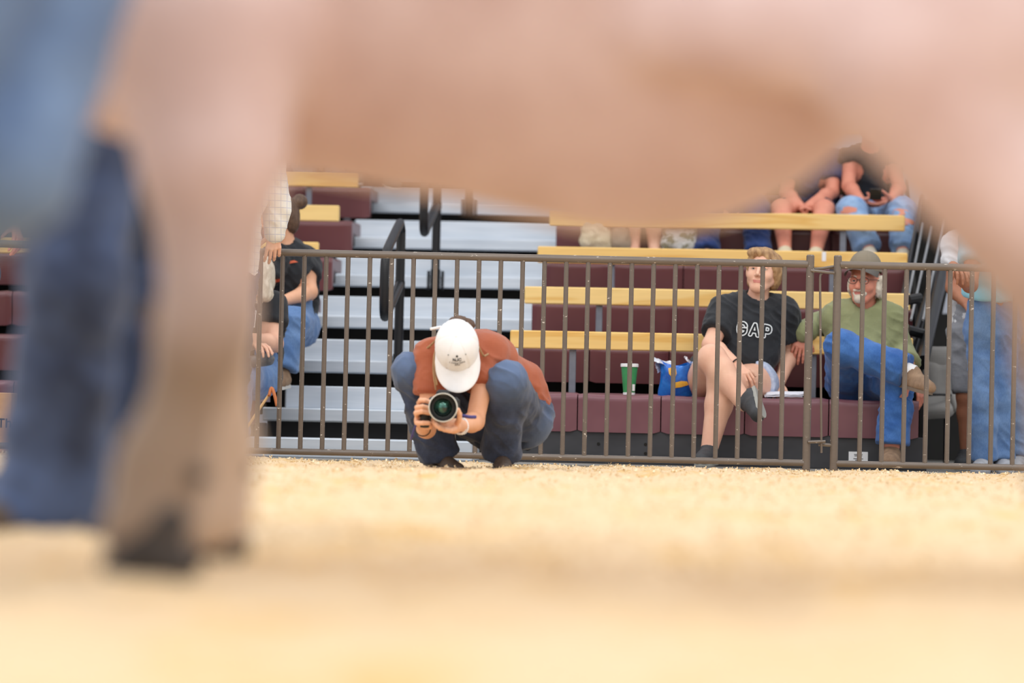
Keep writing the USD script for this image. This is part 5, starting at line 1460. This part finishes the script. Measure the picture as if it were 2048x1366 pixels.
# crisp bag
c = W(1350, 785, 19.88); c[2] = .376
T = Thing('crisp_bag', 'open crumpled blue and yellow crisp bag standing beside the seated person', 'bag', c)
BLUEF = mat('blue_foil', srgb(24, 118, 214), .28, srgb(16, 88, 184), iso(14), metallic=.15, bump=(iso(30), .4, .01), coat=.4)
YELF = mat('yellow_foil', srgb(240, 190, 70), .35, srgb(214, 150, 50), iso(20))
SILF = mat('silver_foil', srgb(224, 226, 234), .3, srgb(196, 200, 214), iso(20), metallic=.3, bump=(iso(40), .5, .01))
V, F = [], []; n1, n2 = 40, 18
for j in range(n2):
    t = j / (n2 - 1); z = .0 + .178 * t
    w = .082 + .010 * t + .012 * math.sin(5 * t + 1); dp = .050 * math.sin(math.pi * (.12 + .62 * t)) + .008
    for i in range(n1):
        a = i / n1 * 2 * math.pi
        r = 1 + .05 * math.sin(7 * a + 4 * t) * t + .03 * math.sin(3 * a - 6 * t)
        V.append(c + A([w * r * math.copysign(abs(math.cos(a)) ** .8, math.cos(a)) + .006 * math.sin(6 * t), dp * r * math.sin(a), z + .014 * math.sin(2 * a + 1) * t ** 3]))
for j in range(n2 - 1):
    for i in range(n1):
        k = (i + 1) % n1; F.append([j * n1 + i, j * n1 + k, (j + 1) * n1 + k, (j + 1) * n1 + i])
V = A(V); F = A(F); F = np.vstack([F[:, [0, 1, 2]], F[:, [0, 2, 3]]])
V = np.vstack([V, V[:n1].mean(0)[None]]); F = np.vstack([F, [[len(V) - 1, (i + 1) % n1, i] for i in range(n1)]])
T.part('bag_body', (V, F), BLUEF, 50)
fb = lambda P: trimesh.proximity.ProximityQuery(trimesh.Trimesh(V, F, process=False)).on_surface(P)[1] * np.where((P - c)[:, 1] < 0, 1, 1)


def patch(poly, nm, m):
    pm = trimesh.creation.extrude_polygon(Polygon(poly), .0006, engine='earcut').subdivide_to_size(.012)
    p = A(pm.vertices); src = V.reshape(-1, 3)
    fr = src[src[:, 1] < c[1]]
    from scipy.spatial import cKDTree
    tr = cKDTree(fr[:, [0, 2]] - c[[0, 2]]); d_, i_ = tr.query(p[:, :2], k=4); w_ = 1 / (d_ + 1e-4)
    y = (fr[i_, 1] * w_).sum(1) / w_.sum(1)
    T.part(nm, (np.stack([c[0] + p[:, 0], y - .004 - p[:, 2], c[2] + p[:, 1]], 1), A(pm.faces)), m, True)


patch([(-.042, .150), (-.02, .155), (.0, .150), (.004, .120), (-.006, .098), (-.022, .100), (-.038, .120)], 'printed_patch', YELF)
patch([(-.012, .070), (.03, .082), (.062, .080), (.072, .062), (.03, .048), (-.008, .042)], 'printed_patch', YELF)
T.part('torn_flap', sheet(c + A([-.065, -.02, .180]), unit(A([1, .1, -.28])), unit(A([.1, .9, .5])), unit(A([.2, -.5, .9])), .125, .06, .001, 4, .012), SILF, True, label='torn silver flap of the bag')
T.part('torn_flap', sheet(c + A([-.096, -.015, .155]), unit(A([.35, .1, -.9])), unit(A([.3, .9, .3])), unit(A([-.9, -.3, -.3])), .055, .045, .001, 6, .010), SILF, True)
T.part('torn_flap', sheet(c + A([.068, .0, .196]), unit(A([.75, .1, -.65])), unit(A([.3, .9, .3])), unit(A([.5, -.4, .7])), .06, .028, .001, 8, .008), SILF, True)

c = W(1396, 740, 20.02)
single('black_purse', wrinkle(surf([ell(c, A([.062, .05, .085]))], .008), .008, 16, 3), mat('black_leather', srgb(30, 32, 40), .45), 'black purse tucked behind the hip of the person in black, front row', 'bag', smooth=True)

# papers
o = W(1568, 793, 19.74); o[2] = .395
T = Thing('paper_stack', 'thin curled stack of white papers lying on the front row seat edge', 'papers', o)
for k in range(4):
    T.part('sheet', sheet(o + A([.004 * k, .05, .0045 * k - .004]), unit(A([1, -.08, .028])), unit(A([.05, 1, .10])), BZ, .205, .15, .0035, k, .0035), PAPER, True)

# sticker on the second plank, label plate and mark on the fascia
u_, z_ = BP(1648, 513, 2 * RUN + .45)
single('plank_tag', bbox((u_ - .012, 2 * RUN + .4485, z_ - .028), (u_ + .012, 2 * RUN + .4495, z_ + .028), BAX, BO, .0003), WHITE, 'small white paper tag stuck on a pine plank above the gate gap', 'tag', smooth=False)
u0_, z0_ = BP(1697, 926, .03); u1_, z1_ = BP(1736, 904, .03)
T = Thing('fascia_label', 'white label plate with tiny print on the black fascia below the seated man', 'label', B(u0_, .027, z0_))
T.part('plate', bbox((u0_, .0265, z0_), (u1_, .0290, z1_), BAX, BO, .0005), WHITE)
for k, (f0, f1, zz) in enumerate(((.28, .72, .72), (.3, .7, .6), (.25, .75, .35), (.35, .65, .22))):
    T.part('print_line', bbox((u0_ + (u1_ - u0_) * f0, .0258, z0_ + (z1_ - z0_) * zz), (u0_ + (u1_ - u0_) * f1, .0264, z0_ + (z1_ - z0_) * (zz + .07)), BAX, BO, .0002), mat('label_print', srgb(70, 70, 76), .7), False)

# bags on the third row of the right stand
for nm, lab, pts, m, sd in (
        ('canvas_bag', 'crumpled cream cloth bag on the seats at the left end of a right stand row', [((1176, 468), .05), ((1196, 470), .06), ((1206, 478), .055)], mat('cream_canvas', srgb(222, 210, 182), .9, srgb(190, 176, 146), iso(14)), 1),
        ('brown_bag', 'taupe cloth bag standing beside a grey bracket in the right stand', [((1236, 470), .055), ((1244, 476), .05)], mat('taupe_canvas', srgb(160, 146, 128), .9, srgb(138, 126, 110), iso(10)), 2),
        ('patterned_bag', 'grey and green patterned bag with a dark strap beside the bare shins', [((1340, 472), .055), ((1362, 474), .06), ((1378, 474), .055)], mat('patterned_canvas', srgb(196, 196, 192), .9, srgb(128, 126, 104), iso(16), ramp=(.45, .55)), 3)):
    P_ = [(W(x, y, 22.95), r) for (x, y), r in pts]
    pr_ = [seg(a - A([0, 0, .04]), a + A([0, 0, .05]), r, r * .8, .03) for a, r in P_]
    single(nm, wrinkle(surf(pr_, .009), .022, 11, sd * 5), m, lab, 'bag', smooth=True)

# phone
ph = W(1751, 394, 23.0)
single('phone', bbox((-.038, -.004, -.020), (.038, .004, .055), frame(A([0, -.8, -.3]), A([0, 0, 1])), ph, .003), mat('phone_black', srgb(24, 24, 28), .2), 'black phone held in both hands by the person in ripped jeans', 'phone', smooth=40)

# number card and shiny bag of the sitter at the left
o = W(497, 637, 19.52)
T = Thing('number_card', 'white number card with a dark border held before the grey-haired sitter', 'card', o)
ax_ = frame(A([-.3, -.95, .1]), A([.05, 0, 1]))
T.part('card', bbox((-.040, -.001, -.046), (.040, .001, .046), ax_, o, .0005), WHITE, False)
for a, b in (((-.036, -.040), (.036, -.036)), ((-.036, .036), (.036, .040)), ((-.036, -.036), (-.032, .036)), ((.032, -.036), (.036, .036)), ((-.004, -.02), (.004, .02))):
    T.part('border_line', bbox((a[0], .0012, a[1]), (b[0], .0018, b[1]), ax_, o, .0002), mat('plum_print', srgb(72, 52, 74), .6), False)
c = W(512, 722, 19.55)
single('satchel', wrinkle(surf([seg(c + A([-.05, 0, -.01]), c + A([.065, 0, .012]), .030, .034, .02, (A([0, 1, 0]), .8))], .007), .006, 20, 2), mat('grey_vinyl', srgb(120, 122, 128), .25, srgb(90, 92, 98), iso(12)), 'shiny grey bag on the lap of the grey-haired sitter', 'bag', smooth=True)
# show stick
T = Thing('show_stick', 'pale wooden show stick with a forked orange grip leaning by the left front row', 'stick', W(488, 868, 19.35))
STK = mat('stick_wood', srgb(214, 170, 112), .5)
T.part('shaft', tube(smoothpath([W(470, 892, 19.3), W(505, 838, 19.34), W(541, 785, 19.4)], 6), .0075, 8), STK, True)
T.part('grip', tube(smoothpath([W(538, 792, 19.38), W(543, 776, 19.4), W(549, 790, 19.38), W(554, 812, 19.36)], 6), [.009] * 19, 8), mat('orange_grip', srgb(196, 112, 56), .5), True)

# carton at the left edge
o = W(4, 900, 19.05); o[2] = 0
T = Thing('carton', 'tan cardboard carton with black lettering standing behind the left fence', 'box', o)
T.part('carton_body', bbox((-.20, -.12, 0), (.06, .12, .31), None, o, .004), mat('cardboard', srgb(196, 158, 124), .9, srgb(180, 142, 108), iso(10)), 30)
mt = meshkit.text_mesh('Th', .045, .001, True); mv = A(mt.vertices)
T.part('lettering', (np.stack([o[0] + mv[:, 0] - .012, o[1] - .121 - mv[:, 2], o[2] + .13 + mv[:, 1]], 1), A(mt.faces)), BLACKPRINT, False)

# padded grey stacking chair in the gloom at the right
c = W(1878, 850, 21.2); c[2] = 0
T = Thing('padded_chair', 'grey padded chair tipped up in the dark beside the stands', 'chair', c)
GV = mat('grey_upholstery', srgb(148, 146, 144), .7, srgb(136, 134, 132), iso(6), bump=(iso(30), .2, .006))
wv = lambda px, py, d=21.2: W(px, py, d)
T.part('headrest', surf([seg(wv(1866, 714), wv(1906, 714), .062, .062, .03, (A([0, 1, 0]), .5)), seg(wv(1866, 728), wv(1906, 728), .05, .05, .03, (A([0, 1, 0]), .5))], .010), GV, True)
T.part('backrest', surf([seg(wv(1862, 742), wv(1872, 800), .075, .095, .03, (A([0, 1, 0]), .55)), seg(wv(1896, 745), wv(1892, 800), .07, .085, .03, (A([0, 1, 0]), .55))], .010), GV, True)
T.part('seat', surf([seg(wv(1850, 812, 21.05), wv(1892, 810, 21.05), .068, .068, .03, (A([0, 0, 1]), .8)), seg(wv(1852, 822, 21.0), wv(1888, 820, 21.0), .06, .06, .03, (A([0, 0, 1]), .8))], .010), GV, True)
T.part('piping', tube(smoothpath([wv(1838, 790, 20.95), wv(1870, 789, 20.93), wv(1902, 790, 20.97)], 5), .007, 8), BLACKSTEEL, True)
for sx in (1850, 1892):
    T.part('leg', tube([wv(sx, 820), W(sx, 832, 21.2) * A([1, 1, 0])], .012, 10), BLACKSTEEL)
T.part('arm_strap', surf([seg(wv(1902, 790, 21.0), wv(1912, 818, 20.98), .028, .02, .02)], .008), GV, True)
